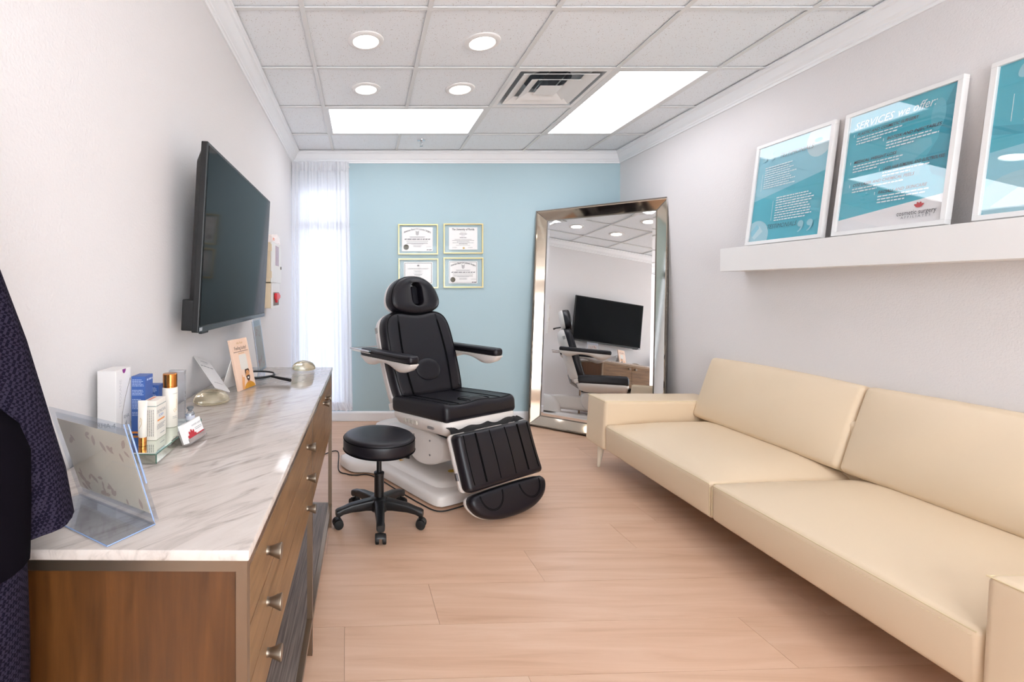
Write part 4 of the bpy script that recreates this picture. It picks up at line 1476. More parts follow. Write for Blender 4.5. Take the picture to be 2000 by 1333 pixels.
    for x in (-.155, .155):
        for rr_ in (.088, .082):
            tube(bm, [(x + rr_ * math.cos(R(a)), -.022 + rr_ * math.sin(R(a)), .0625) for a in range(180, 361, 12)], .0014, 6)
    obj('seam', bm, M_seam, ft)
    bm = bmesh.new()
    slab(bm, [(x * 1.01, -.07 + (y + .07) * 1.01) for x, y in fo], [(.025, 1, -.026), (.008, 1, -.020), (.0, 1, -.004), (.002, 1, .006)])
    fs = obj('foot_rest_shell', bm, M_shell, t, smooth=True, angle=60); tput(fs, TF)
    # crumpled black webbing between seat and leg rest
    bm = bmesh.new()
    n = 40; rows = []
    rn = random.Random(2)
    for j in range(5):
        row = []
        for i in range(n + 1):
            u = i / n
            row.append(bm.verts.new((-.285 + .57 * u, -.255 - .018 * j - .012 * math.sin(j * 1.5 + u * 14), .478 - .010 * j + .008 * math.sin(u * 23 + j) + (.022 if u > .9 and j > 1 else 0))))
        rows.append(row)
    for j in range(4):
        for i in range(n): bm.faces.new((rows[j][i], rows[j][i + 1], rows[j + 1][i + 1], rows[j + 1][i]))
    obj('webbing', bm, mat('black_cloth', '#131215', 0.7), t, smooth=True, angle=180)
    # small metal instrument tray behind the left side of the back
    bm = bmesh.new()
    pts = [(-.425, .34, .862), (-.425, .58, .862), (-.20, .58, .862), (-.20, .34, .862)]
    tube(bm, pts, .006, 8, closed=True)
    tr = obj('side_tray', bm, M_chrome, t)
    bm = bmesh.new(); box(bm, -.42, -.205, .345, .575, .846, .849); obj('tray_plate', bm, M_shell, tr)
    bm = bmesh.new(); tube(bm, [(-.23, .42, .846), (-.22, .40, .80)], .006, 8); obj('tray_bracket', bm, M_chrome, tr)
exam_chair()

def power_cable():
    pts2 = [(.26, -.27), (.05, -.262), (-.22, -.262), (-.33, -.235), (-.352, -.10), (-.355, .10), (-.352, .34), (-.38, .44), (-.45, .47), (-.49, .52), (-.50, .62)]
    rot = Matrix.Rotation(R(32), 4, 'Z')
    P = [(Matrix.Translation((.58, 3.10, 0)) @ rot @ Vector((x, y, .0055))) for x, y in pts2]
    P += [Vector((-.20, 3.75, .0055)), Vector((-.33, 3.62, .0055)), Vector((-.45, 3.30, .0055)), Vector((-.60, 3.10, .0055))]
    Q = []
    for i in range(len(P) - 1):
        p0, p1, p2, p3 = P[max(i - 1, 0)], P[i], P[i + 1], P[min(i + 2, len(P) - 1)]
        for k in range(6):
            s_ = k / 6
            Q.append(.5 * ((2 * p1) + (-p0 + p2) * s_ + (2 * p0 - 5 * p1 + 4 * p2 - p3) * s_ ** 2 + (-p0 + 3 * p1 - 3 * p2 + p3) * s_ ** 3))
    Q.append(P[-1])
    bm = bmesh.new(); tube(bm, Q, .004, 8)
    o = obj('power_cable', bm, M_rubber, smooth=True)
    setp(o, 'thin black power cable lying on the floor around the exam chair base', 'cable')
power_cable()

# ------------------------------------------------------------------ rolling stool
def stool():
    t = empty('rolling_stool', (.088, 2.612, 0))
    setp(t, 'round black padded stool on five casters in front of the exam chair', 'stool')
    bm = bmesh.new()
    lathe(bm, [(.165, .392), (.186, .396), (.194, .404), (.196, .42), (.196, .448), (.193, .466), (.186, .476), (.172, .482), (.12, .4855), (.05, .487), (.002, .487)], n=64)
    st = obj('seat', bm, M_vinyl, t, smooth=True, angle=60)
    bm = bmesh.new()
    for z, r_ in ((.464, .1945), (.404, .1955)):
        tube(bm, circ(0, 0, z, r_, 64), .0022, 6, closed=True)
    obj('piping', bm, M_seam, st)
    bm = bmesh.new(); box(bm, -.09, .09, -.09, .09, .374, .392, bev=.006); obj('seat_plate', bm, M_bplastic, t)
    bm = bmesh.new(); tube(bm, [(.05, -.02, .378), (.16, -.06, .374)], [.006, .010], 8); obj('height_lever', bm, M_bplastic, t)
    bm = bmesh.new(); lathe(bm, [(.014, .26), (.014, .374)], n=20); obj('piston', bm, M_bplastic, t, smooth=True)
    bm = bmesh.new(); lathe(bm, [(.027, .085), (.026, .26), (.028, .262), (.028, .272), (.020, .275)], n=24); obj('column', bm, M_bplastic, t, smooth=True)
    bm = bmesh.new(); lathe(bm, [(.045, .066), (.058, .080), (.056, .118), (.045, .134), (.030, .142)], n=30); obj('hub', bm, M_bplastic, t, smooth=True)
    # one leg with caster, copied five times
    def leg_bm():
        bm = bmesh.new()
        def sec(x, z, hw_, hz): return [Vector((x, p.x, z + p.y)) for p in rrect(hw_, hz, .010, 0, n=3)]
        loft(bm, [sec(.030, .103, .030, .030), sec(.08, .104, .026, .026), (sec(.16, .100, .023, .021)), sec(.205, .090, .020, .018), sec(.230, .082, .022, .020), sec(.243, .080, .019, .016)])
        return bm
    legm = None
    for k in range(5):
        a = R(-90 + 72 * k)
        if legm is None:
            lo = obj('leg', leg_bm(), M_bplastic, t, smooth=True, angle=50); legm = lo
            bm = bmesh.new()
            lathe(bm, [(.006, .045), (.006, .07)], cx=.225, n=10)
            loft(bm, [[Vector((.233 + .026 * math.cos(R(b)), y, .028 + .027 * math.sin(R(b)))) for b in range(20, 200, 15)] + [Vector((.233 - .008, y, .028)), Vector((.233 + .012, y, .032))] for y in (-.016, .016)])
            hood = obj('caster_hood', bm, M_bplastic, lo)
            wheels = []
            for y in (-.018, .018):
                bm = bmesh.new()
                rings = [[Vector((.233 + r_ * math.cos(i * .2618), yy, .0265 + r_ * math.sin(i * .2618))) for i in range(24)] for r_, yy in ((.018, y - .010), (.025, y - .008), (.0255, y), (.025, y + .008), (.018, y + .010))]
                loft(bm, rings)
                wheels.append(obj('caster_wheel', bm, M_rubber, lo, smooth=True, angle=40))
            kids = [hood] + wheels
            lo.rotation_euler = (0, 0, a)
        else:
            lo = link_copy(legm, t, (0, 0, 0)); lo.rotation_euler = (0, 0, a)
            for c in kids: link_copy(c, lo)
stool()

# ------------------------------------------------------------------ things on the sideboard
def acrylic_sign():
    fr_, fl_ = Vector((-.3615, .830, CT + .001)), Vector((-.564, .953, CT + .001))
    rt = (fl_ - fr_).normalized()                       # along the fold, seen from the printed side
    nrm = Vector((-rt.y, rt.x, 0))                      # towards the base (towards the camera)
    if nrm.y > 0: nrm = -nrm
    Wd = (fl_ - fr_).length
    t = empty('acrylic_sign_holder', ((fr_ + fl_) / 2))
    c = (fr_ + fl_) / 2
    setp(t, 'clear slanted acrylic sign holder with printed sheet at the near end of the sideboard', 'sign holder')
    th = .0025; Hs = .197; lean = R(17)
    upv = Vector((0, 0, 1)) * math.cos(lean) + nrm * math.sin(lean)
    pn = nrm * math.cos(lean) - Vector((0, 0, 1)) * math.sin(lean)
    hw_ = Wd / 2
    def sheet(bm, o, a, b, n, wa, hb, th):
        v = []
        for k in (0, th):
            v.append([o - a * wa + n * k, o + a * wa + n * k, o + a * wa + b * hb + n * k, o - a * wa + b * hb + n * k])
        loft(bm, v)
    z = Vector((0, 0, 0))
    bm = bmesh.new(); sheet(bm, z, rt, upv, pn, hw_, Hs, th); pnl = obj('panel', bm, M_acrylic, t)
    bm = bmesh.new(); sheet(bm, pn * -.006 + upv * .004, rt, upv, -pn, hw_, Hs - .02, th); obj('front_panel', bm, M_acrylic, t)
    bm = bmesh.new(); sheet(bm, z, rt, nrm, Vector((0, 0, 1)), hw_, .085, th); obj('base', bm, M_acrylic, t)
    m = mat('printed_sheet_back', '#ffe9cb', 0.7)
    bm = bmesh.new(); sheet(bm, -pn * .002 + upv * .020, rt, upv, -pn, hw_ - .008, Hs - .045, .0006)
    sh = obj('printed_sheet', bm, m, t)
    m2 = mat('leaf_print', '#dcb9a2', 0.7)
    rn = random.Random(9)
    bm = bmesh.new()
    for k in range(34):
        u = rn.uniform(-hw_ + .02, hw_ - .02)
        w_ = rn.choice((rn.uniform(.024, .062), rn.uniform(Hs - .075, Hs - .036)))
        ang = rn.uniform(0, 6.28); l = rn.uniform(.012, .022)
        c0 = -pn * .0017 + rt * u + upv * w_
        d1 = rt * math.cos(ang) + upv * math.sin(ang); d2 = rt * -math.sin(ang) + upv * math.cos(ang)
        q = []
        for p0, p1 in ((-1, 0), (-.3, .3), (.5, .28), (1, 0), (.5, -.28), (-.3, -.3)):
            q.append(c0 + d1 * l * p0 * .6 + d2 * l * p1 * .8)
        for a_ in q:
            a_ -= rt * max(0, (a_.dot(rt)) - (hw_ - .009)) + rt * min(0, (a_.dot(rt)) + (hw_ - .009))
        bm.faces.new([bm.verts.new(p) for p in q])
    obj('leaf_pattern', bm, m2, sh)
    # bright cut edges of the acrylic
    bm = bmesh.new()
    e = .0011
    o_r, o_l = -rt * hw_, rt * hw_
    tube(bm, [o_r + upv * (Hs), o_r + upv * .01, o_r + Vector((0, 0, .0015)), o_r + nrm * .085 + Vector((0, 0, .0015)), o_l + nrm * .085 + Vector((0, 0, .0015))], e, 6)
    tube(bm, [o_r - pn * .007 + upv * Hs * .98, o_r - pn * .007 + upv * .08], .0015, 6)
    obj('cut_edge', bm, M_acr_edge, t)
    return t
acrylic_sign()

def mirrored_tray():
    t = empty('mirrored_tray', (-.582, 1.275, CT + .001))
    setp(t, 'rectangular mirrored tray holding skincare boxes on the sideboard', 'tray')
    M_tray = mat('tray_mirror', '#dfe8e0', 0.03, 1.0)
    hx, hy = .097, .155
    bm = bmesh.new()
    loft(bm, [rrect(hx - .004, hy - .004, .002, 0, n=1), rrect(hx, hy, .002, .003, n=1), rrect(hx, hy, .002, .022, n=1), rrect(hx - .004, hy - .004, .002, .026, n=1)])
    obj('body', bm, M_tray, t)
    bm = bmesh.new()
    tube(bm, [(-hx, -hy, .024), (hx, -hy, .024), (hx, hy, .024), (-hx, hy, .024)], .0012, 5, closed=True)
    for sx, sy in ((1, -1), (1, 1), (-1, 1), (-1, -1)): tube(bm, [(sx * hx, sy * hy, .002), (sx * hx, sy * hy, .024)], .0012, 5)
    obj('edge_line', bm, mat('green_glass_edge', '#5f8272', 0.2), t)
mirrored_tray()
TZ = CT + .0275

def carton(name, x0, x1, y0, y1, h, m, label, arts, z=TZ, cat='box'):
    """box; arts(side, bm, w, h): 'near' = face towards the camera, 'room' = face towards +X"""
    t = empty(name, ((x0 + x1) / 2, (y0 + y1) / 2, z))
    setp(t, label, cat)
    hx, hy = (x1 - x0) / 2, (y1 - y0) / 2
    bm = B(-hx, hx, -hy, hy, 0, h, bev=.0006, seg=1)
    body = obj('carton', bm, m, t)
    for side, mats, fn in arts:
        bm = bmesh.new()
        w = 2 * hx if side in ('near', 'top') else 2 * hy
        fn(bm, w, h if side != 'top' else 2 * hy)
        if side == 'near': mx = frame((0, -hy - .0004, 0), (1, 0, 0), (0, 0, 1), (0, -1, 0))
        elif side == 'room': mx = frame((hx + .0004, 0, 0), (0, 1, 0), (0, 0, 1), (1, 0, 0))
        else: mx = frame((0, 0, h + .0004), (1, 0, 0), (0, 1, 0), (0, 0, 1))
        p = obj('printing', bm, mats, body); p.matrix_local = mx
    return t

M_boxwhite = mat('white_carton', '#ece8e6', 0.45)
M_boxblue = mat('blue_carton', '#3f62a8', 0.45)
M_purple = mat('purple_print', '#8c1f86', 0.5)
M_orange = mat('orange_band', '#f0913c', 0.5)
M_lightblue = mat('pale_blue_text', '#b9c9e6', 0.5)
M_bluetext = mat('blue_text', '#4a7fc4', 0.5)
def rha_near(bm, w, h):
    text(bm, 'RHA 4', -w * .02, h * .235, .017, mi=0)
def rha_room(bm, w, h):
    text(bm, 'RHA', w * .18, h * .30, .0145, mi=0); text(bm, '4', w * .16, h * .20, .019, mi=0)
    poly(bm, [(w * .02 + .009 * math.cos(R(a)), h - .0008 + .011 * math.sin(R(a))) for a in range(180, 361, 15)], 0, 1)
    tube(bm, [(-w * .12, h * .16, 0), (-w * .10, h * .36, 0), (w * .10, h * .58, 0), (w * .44, h * .84, 0), (w * .46, h * .80, 0)], .0007, 4, mi=2)
    n0 = bm.verts[:] if False else None
    b2 = bmesh.new(); text(b2, 'TEOXANE', 0, 0, .016, mi=3)
    for v in b2.verts: v.co = Vector((-v.co.y - w * .22, v.co.x + h * .66, 0))
    me = bpy.data.meshes.new('t'); b2.to_mesh(me); b2.free(); k = len(bm.faces); bm.from_mesh(me); bm.faces.ensure_lookup_table()
    for f in bm.faces[k:]: f.material_index = 3
carton('white_filler_box', -.666, -.619, 1.196, 1.272, .180, M_boxwhite, 'tall white box with purple thumb notch on the mirrored tray',
       [('near', [M_greyink], rha_near), ('room', [M_greyink, M_purple, mat('bronze_line', '#8b7f78', 0.4), mat('pale_grey_text', '#d3cfcf', 0.4)], rha_room)])
def blue_near(bm, w, h):
    rn = random.Random(21)
    for y0, n in ((.94, 5), (.76, 4), (.60, 7), (.38, 3)):
        for k in range(n): microtext(bm, -w * .42, w * .42, h * (y0 - .026 * k), .0017, 0, rn, rn.uniform(.75, 1), 0, 0)
    rect(bm, -w / 2, w / 2, h * .015, h * .05, 0, 1)
def blue_room(bm, w, h):
    microtext(bm, -w * .3, w * .42, h * .93, .005, 0, random.Random(3), 1, 0, 0)
    rect(bm, -w / 2, w / 2, h * .015, h * .05, 0, 1)
carton('blue_skincare_box', -.616, -.579, 1.268, 1.315, .154, M_boxblue, 'taller blue box between the white box and the bottle on the tray',
       [('near', [M_lightblue, M_orange], blue_near), ('room', [M_lightblue, M_orange], blue_room)])
carton('blue_skincare_box', -.617, -.584, 1.362, 1.398, .112, M_boxblue, 'small blue box at the back of the tray behind the taller one',
       [('near', [M_lightblue, M_orange], blue_near)])
def sk_room(bm, w, h):
    rn = random.Random(22)
    text(bm, 'SKINUVA', 0, h * .70, .0125, mi=0); text(bm, 'SCAR+', 0, h * .59, .010, mi=2)
    rect(bm, -w * .38, w * .34, h * .46, h * .50, 0, 1)
    for k in range(4): microtext(bm, -w * .42, w * .42, h * (.37 - .035 * k), .0015, 0, rn, rn.uniform(.7, 1), 0, 0)
    microtext(bm, -w * .1, w * .3, h * .12, .0018, 0, rn, 1, 0, 0)
    rect(bm, -w / 2, w / 2, h * .855, h * .875, 0, 3)
def sk_near(bm, w, h):
    rn = random.Random(23)
    for k in range(5):
        x = -w * .30 + k * w * .14
        y = h * .10
        while y < h * .78:
            l = rn.uniform(.003, .008); rect(bm, x, x + .0012, y, min(y + l, h * .78), 0, 0); y += l + .001
    rect(bm, -w / 2, -w * .40, h * .16, h * .40, 0, 1)
    rect(bm, -w / 2, w / 2, h * .855, h * .875, 0, 2)
def sk_top(bm, w, d):
    rect(bm, -w * .36, -w * .1, -d * .3, d * .35, 0, 0)
carton('white_scar_gel_box', -.560, -.527, 1.216, 1.276, .100, mat('cream_carton', '#f1e9dd', 0.45), 'short white box with orange bar at the front corner of the tray',
       [('room', [M_greyink, M_orange, M_bluetext, mat('grey_green_band', '#8c9a94', 0.5)], sk_room), ('near', [M_ink, M_orange, mat('grey_green_band', '#8c9a94', 0.5)], sk_near),
        ('top', [mat('coral_print', '#e79a7c', 0.5)], sk_top)])

def cream_tube():
    t = empty('cream_tube', (-.543, 1.176, TZ))
    setp(t, 'small white squeeze tube standing on its copper cap at the tray front', 'tube')
    bm = bmesh.new(); lathe(bm, [(.0095, 0), (.0095, .020), (.009, .021)], n=28); obj('cap', bm, M_copper, t, smooth=True, angle=30)
    bm = bmesh.new()
    rings = []
    for z, rx, ry in ((.021, .0085, .0085), (.024, .0102, .0102), (.06, .0108, .0098), (.09, .0112, .0050), (.102, .0115, .0014), (.111, .0115, .0010)):
        rings.append(circ(0, 0, z, rx, 28, ry))
    loft(bm, rings)
    b = obj('tube_body', bm, mat('cream_tube_plastic', '#f2ebe0', 0.35), t, smooth=True, angle=50)
    bm = bmesh.new()
    for k, s_ in enumerate(((0, .038), (.002, .05), (-.001, .062))):
        pass
    tube(bm, [(-.003, -.0112, .045), (.002, -.0113, .055), (.003, -.0109, .066), (-.001, -.0105, .071), (-.002, -.0107, .060)], .0005, 4)
    obj('script_mark', bm, mat('gold_ink', '#c9a35c', 0.4), b)
cream_tube()

def pump_bottle():
    t = empty('lotion_bottle', (-.545, 1.348, TZ))
    setp(t, 'white cylindrical lotion bottle with shiny copper cap on the tray', 'bottle')
    bm = bmesh.new(); lathe(bm, [(.0195, 0), (.0205, .002), (.0205, .108), (.0195, .110)], n=40)
    b = obj('bottle', bm, mat('ivory_bottle', '#efe6d8', 0.35), t, smooth=True, angle=40)
    bm = bmesh.new(); lathe(bm, [(.0192, .1105), (.0192, .114), (.0185, .1145), (.0192, .115), (.0192, .147), (.0180, .149), (.002, .149)], n=40)
    obj('cap', bm, M_copper, t, smooth=True, angle=30)
    bm = bmesh.new()
    r0 = .0209
    pts = []
    for a, z in ((10, .046), (0, .052), (-8, .048), (-2, .042), (8, .050), (12, .066), (11, .078)):
        aa = R(-30 + a * 1.6); pts.append((r0 * math.cos(aa), r0 * math.sin(aa), z))
    tube(bm, pts, .0005, 4)
    obj('script_mark', bm, mat('gold_ink', '#c9a35c', 0.4), b)
    bm = bmesh.new()
    rn = random.Random(31)
    for z, n in ((.094, 7), (.030, 6), (.026, 6)):
        for k in range(n):
            a0 = R(-48 + k * 6.4); a1 = a0 + R(rn.uniform(2.5, 5))
            tube(bm, [(r0 * math.cos(a0), r0 * math.sin(a0), z), (r0 * math.cos(a1), r0 * math.sin(a1), z)], .0006, 4)
    obj('printing', bm, M_greyink, b)
pump_bottle()

def clear_box():
    t = empty('clear_sample_box', (-.541, 1.392, TZ))
    setp(t, 'slim clear plastic box standing behind the copper-capped bottle', 'box')
    bm = bmesh.new(); box(bm, -.022, .022, -.008, .008, 0, .150, bev=.001, seg=1)
    b = obj('shell', bm, M_acrylic, t)
    bm = bmesh.new()
    rn = random.Random(32)
    z = .012
    while z < .085:
        l = rn.uniform(.004, .010); box(bm, .0222, .0226, -.002, .003, z, z + l); z += l + .002
    obj('printing', bm, M_greyink, b)
    bm = bmesh.new(); box(bm, -.0222, .0222, -.0082, .0082, .146, .1505); obj('lid', bm, mat('clear_lid', '#e9e9ea', 0.1, trans=0.6), t)
clear_box()

def vial():
    t = empty('glass_vial', (-.507, 1.400, TZ))
    setp(t, 'tiny glass vial with grey stopper at the back corner of the tray', 'vial')
    mg = clear_mat('vial_glass', '#eef2f6', 0.80, 0.02)
    bm = bmesh.new(); lathe(bm, [(.0115, 0), (.0125, .001), (.0125, .021), (.010, .026), (.006, .029), (.006, .031)], n=28)
    b = obj('bottle', bm, mg, t, smooth=True, angle=40)
    bm = bmesh.new(); lathe(bm, [(.0127, .006), (.0127, .018)], n=28, cap0=False, cap1=False); obj('paper_label', bm, mat('vial_label', '#d9dbe8', 0.5), b, smooth=True)
    bm = bmesh.new(); lathe(bm, [(.0065, .031), (.0065, .036), (.0098, .0365), (.0098, .041), (.007, .043), (.004, .0435)], n=24); obj('stopper', bm, mat('grey_stopper', '#6b6f73', 0.5), t, smooth=True, angle=35)
vial()

def card_holder():
    bn, bf = Vector((-.449, 1.240, CT + .001)), Vector((-.4375, 1.333, CT + .001))
    rt = (bf - bn).normalized()
    out = Vector((rt.y, -rt.x, 0))
    ln = R(20)
    up = Vector((0, 0, 1)) * math.cos(ln) - out * math.sin(ln)
    nr = out * math.cos(ln) + Vector((0, 0, 1)) * math.sin(ln)
    c = (bn + bf) / 2 - nr * .002 + Vector((0, 0, .010))
    t = empty('business_card_stack', mw=frame(c, rt, up, nr))
    setp(t, 'stack of white and red business cards in a clear stand beside the tray', 'business cards')
    hw_ = .0445
    cards = obj('cards', B(-hw_, hw_, .002, .052, -.017, 0), M_paper, t)
    bm = bmesh.new()
    for k, a in enumerate((-66, -33, 0, 33, 66)):
        p = []
        for q in range(14):
            th = 2 * math.pi * q / 14
            u, v = .0055 * math.cos(th), .012 * math.sin(th) + .013
            p.append((-.020 + u * math.cos(R(a)) - v * math.sin(R(a)), .008 + u * math.sin(R(a)) + v * math.cos(R(a))))
        p = clip_poly(p, -hw_, hw_, .003, .052)
        if len(p) > 2: poly(bm, p, .0004 + .00005 * k, 0)
    rect(bm, -.002, hw_, .003, .015, .0003, 0)
    text(bm, 'cosmetic surgery', .016, .040, .0078, .0004, mi=1)
    microtext(bm, .002, .040, .030, .0014, .0004, random.Random(4), 1, 0, 1)
    microtext(bm, .002, .040, .026, .0014, .0004, random.Random(5), 1, 0, 1)
    obj('card_print', bm, [mat('card_red', '#b81f2e', 0.5), M_greyink], cards)
    bm = bmesh.new()
    box(bm, -hw_ - .002, hw_ + .002, -.0015, .001, -.020, .003)
    box(bm, -hw_ - .002, hw_ + .002, .001, .012, .0010, .003)
    box(bm, -hw_ - .002, hw_ + .002, .001, .040, -.0205, -.0185)
    obj('stand', bm, mat('clear_stand', '#e6dcd8', 0.1, trans=0.7), t)
card_holder()

def implant(x, y, r, h, label):
    t = empty('silicone_implant', (x, y, CT + .001))
    setp(t, label, 'implant', 'clear gel domes on the sideboard')
    bm = bmesh.new()
    prof = [(r * .90, 0), (r * .97, h * .05), (r, h * .15), (r * .99, h * .26), (r * .93, h * .46), (r * .80, h * .68), (r * .58, h * .87), (r * .32, h * .97), (r * .10, h), (.001, h)]
    lathe(bm, prof, n=48)
    obj('gel_dome', bm, M_gel, t, smooth=True, angle=80)
    bm = bmesh.new(); lathe(bm, [(r * .22, h * .965 + .0012), (r * .12, h + .0010), (.001, h + .001)], n=24)
    obj('patch', bm, mat('gel_patch', '#cfc2a4', 0.3, trans=0.5), t, smooth=True)
    bm = bmesh.new(); tube(bm, circ(0, 0, h * .14, r * .998, 48), .0014, 6, closed=True)
    obj('rim', bm, mat('gel_rim', '#dccfb0', 0.1, trans=0.6), t)
implant(-.556, 1.752, .064, .047, 'clear gel dome in the middle of the sideboard, before the leaning card')
implant(-.309, 2.488, .061, .046, 'clear gel dome at the far corner of the sideboard near the curtain')

def leaning_card():
    a, b = Vector((-.548, 1.865, CT + .020)), Vector((-.672, 1.975, CT + .130))
    up = (b - a).normalized()
    rt0 = Vector((.0, 1, .0)).normalized()
    nr = rt0.cross(up).normalized()
    rt = up.cross(nr).normalized()
    t = empty('information_card', mw=frame(a, rt, up, nr))
    setp(t, 'slim white rounded card leaning on the wall behind the gel dome', 'card')
    L_ = (b - a).length
    bm = bmesh.new()
    loft(bm, [rrect(.045, L_ / 2, .008, 0, 0, L_ / 2), rrect(.045, L_ / 2, .008, .0025, 0, L_ / 2)])
    c = obj('card', bm, mat('pale_card', '#dcd8d6', 0.4), t)
    bm = bmesh.new()
    text(bm, 'ASPIRE', 0, L_ * .86, .014, .003, mi=0)
    microtext(bm, -.012, .012, L_ * .80, .0012, .003, random.Random(2), 1, 0, 0)
    microtext(bm, -.038, .038, L_ * .70, .006, .003, random.Random(3), 1, 0, 0)
    microtext(bm, -.025, .025, L_ * .20, .003, .003, random.Random(6), 1, 0, 0)
    obj('lettering', bm, [M_greyink], c)
leaning_card()

def tent_card():
    bl, br = Vector((-.500, 1.938, CT + .001)), Vector((-.465, 2.073, CT + .001))
    rt = (br - bl).normalized()
    out = Vector((rt.y, -rt.x, 0))
    H = .212
    ln = math.asin(.046 / H)
    up = Vector((0, 0, 1)) * math.cos(ln) - out * math.sin(ln)
    nr = out * math.cos(ln) + Vector((0, 0, 1)) * math.sin(ln)
    t = empty('tent_card', mw=frame((bl + br) / 2, rt, up, nr))
    setp(t, 'pink counter card with a printed bearded man, standing past the gel dome', 'counter card')
    hw_ = (br - bl).length / 2
    M_pink = mat('pink_card', '#e8c6ae', 0.5)
    front = obj('front_board', B(-hw_, hw_, 0, H, -.012, 0, bev=.001, seg=1), M_pink, t)
    rear = bmesh.new()
    # rear strut: from the top back down to the counter, toward the wall
    inv = frame((bl + br) / 2, rt, up, nr).inverted()
    c = (bl + br) / 2
    pts = [c + up * H * .62 - nr * .013 - rt * hw_ * .95, c + up * H * .62 - nr * .013 + rt * hw_ * .95, c - out * .085 + rt * hw_ * .95, c - out * .085 - rt * hw_ * .95]
    v0 = [inv @ p for p in pts]; v1 = [inv @ (p - out * .002) for p in pts]
    loft(rear, [v0, v1])
    obj('rear_strut', rear, M_paper, t)
    bm = bmesh.new()
    text(bm, 'Alle Flash', 0, H * .915, .0135, .0004, .1, mi=0)
    text(bm, 'Feeling lucky?', 0, H * .815, .0205, .0004, mi=1, sx=.88, bold=.0002)
    microtext(bm, -hw_ * .85, hw_ * .85, H * .745, .0026, .0004, random.Random(2), 1, 0, 1)
    microtext(bm, -hw_ * .35, hw_ * .35, H * .71, .0022, .0004, random.Random(3), 1, 0, 0)
    obj('lettering', bm, [mat('gold_text', '#b98a3c', 0.5), mat('brown_text', '#5b4439', 0.5)], front)
    # pale rounded window panel
    bm = bmesh.new(); loft(bm, [rrect(.030, .032, .008, .0002, .004, H * .53), rrect(.030, .032, .008, .0008, .004, H * .53)])
    obj('window_panel', bm, mat('pale_window', '#d9d2c8', 0.5), front)
    # printed man: shirt, arm, neck, head, hair, beard
    mats = [mat('print_shirt', '#c88a1e', 0.5), mat('print_skin', '#dd9c62', 0.5), mat('print_hair', '#3a241b', 0.5), mat('print_white', '#f6efe6', 0.5), mat('print_skin_shade', '#c27d48', 0.5)]
    bm = bmesh.new()
    q = .0004
    def add(P, mi, z): poly(bm, [(p[0] * .001, p[1] * .001) for p in P], q + z * .00012, mi)
    add([(-32, 1), (62, 1), (62, 10), (48, 20), (30, 27), (6, 27), (-14, 17)], 0, 0)
    add([(8, 22), (28, 22), (28, 38), (8, 38)], 4, 1)
    add(ell(17, 57, 17, 25), 1, 2)
    add([(0, 56), (-1, 72), (4, 82), (16, 87), (29, 84), (36, 74), (35, 60), (31, 70), (20, 75), (8, 72), (4, 62)], 2, 3)
    add([(1, 54), (5, 50), (12, 53), (18, 54), (26, 53), (31, 51), (34, 55), (32, 40), (25, 31), (14, 29), (6, 36)], 2, 3)
    add([(11, 46), (25, 46), (22, 40), (14, 40)], 3, 4)
    for ex in (10, 24):
        add(ell(ex, 62, 2.6, 1.3, 10), 2, 5)
        add([(ex - 4, 66), (ex + 4, 66.6), (ex + 4, 68), (ex - 4, 67.4)], 2, 5)
    add([(16, 62), (20, 53), (15, 53)], 4, 4)
    add([(-44, 1), (-26, 1), (-22, 22), (-14, 38), (-12, 48), (-18, 52), (-26, 50), (-28, 62), (-31, 62), (-32, 48), (-38, 30)], 1, 6)
    obj('printed_man', bm, mats, front)
tent_card()

def hand_mirror():
    t = empty('hand_mirror', (-.512, 2.275, CT + .001))
    setp(t, 'round black hand mirror lying flat behind the pink counter card', 'hand mirror')
    bm = bmesh.new()
    tube(bm, circ(0, 0, .010, .088, 56), .0055, 8, closed=True)
    obj('rim', bm, M_bplastic, t, smooth=True)
    bm = bmesh.new(); lathe(bm, [(.084, .004), (.086, .008), (.084, .011)], n=48); obj('glass', bm, M_mirror, t)
    bm = bmesh.new(); tube(bm, [(.086, -.044, .010), (.13, -.092, .010), (.187, -.140, .009)], [.006, .0065, .0075], 8); obj('handle', bm, M_bplastic, t, smooth=True)
hand_mirror()

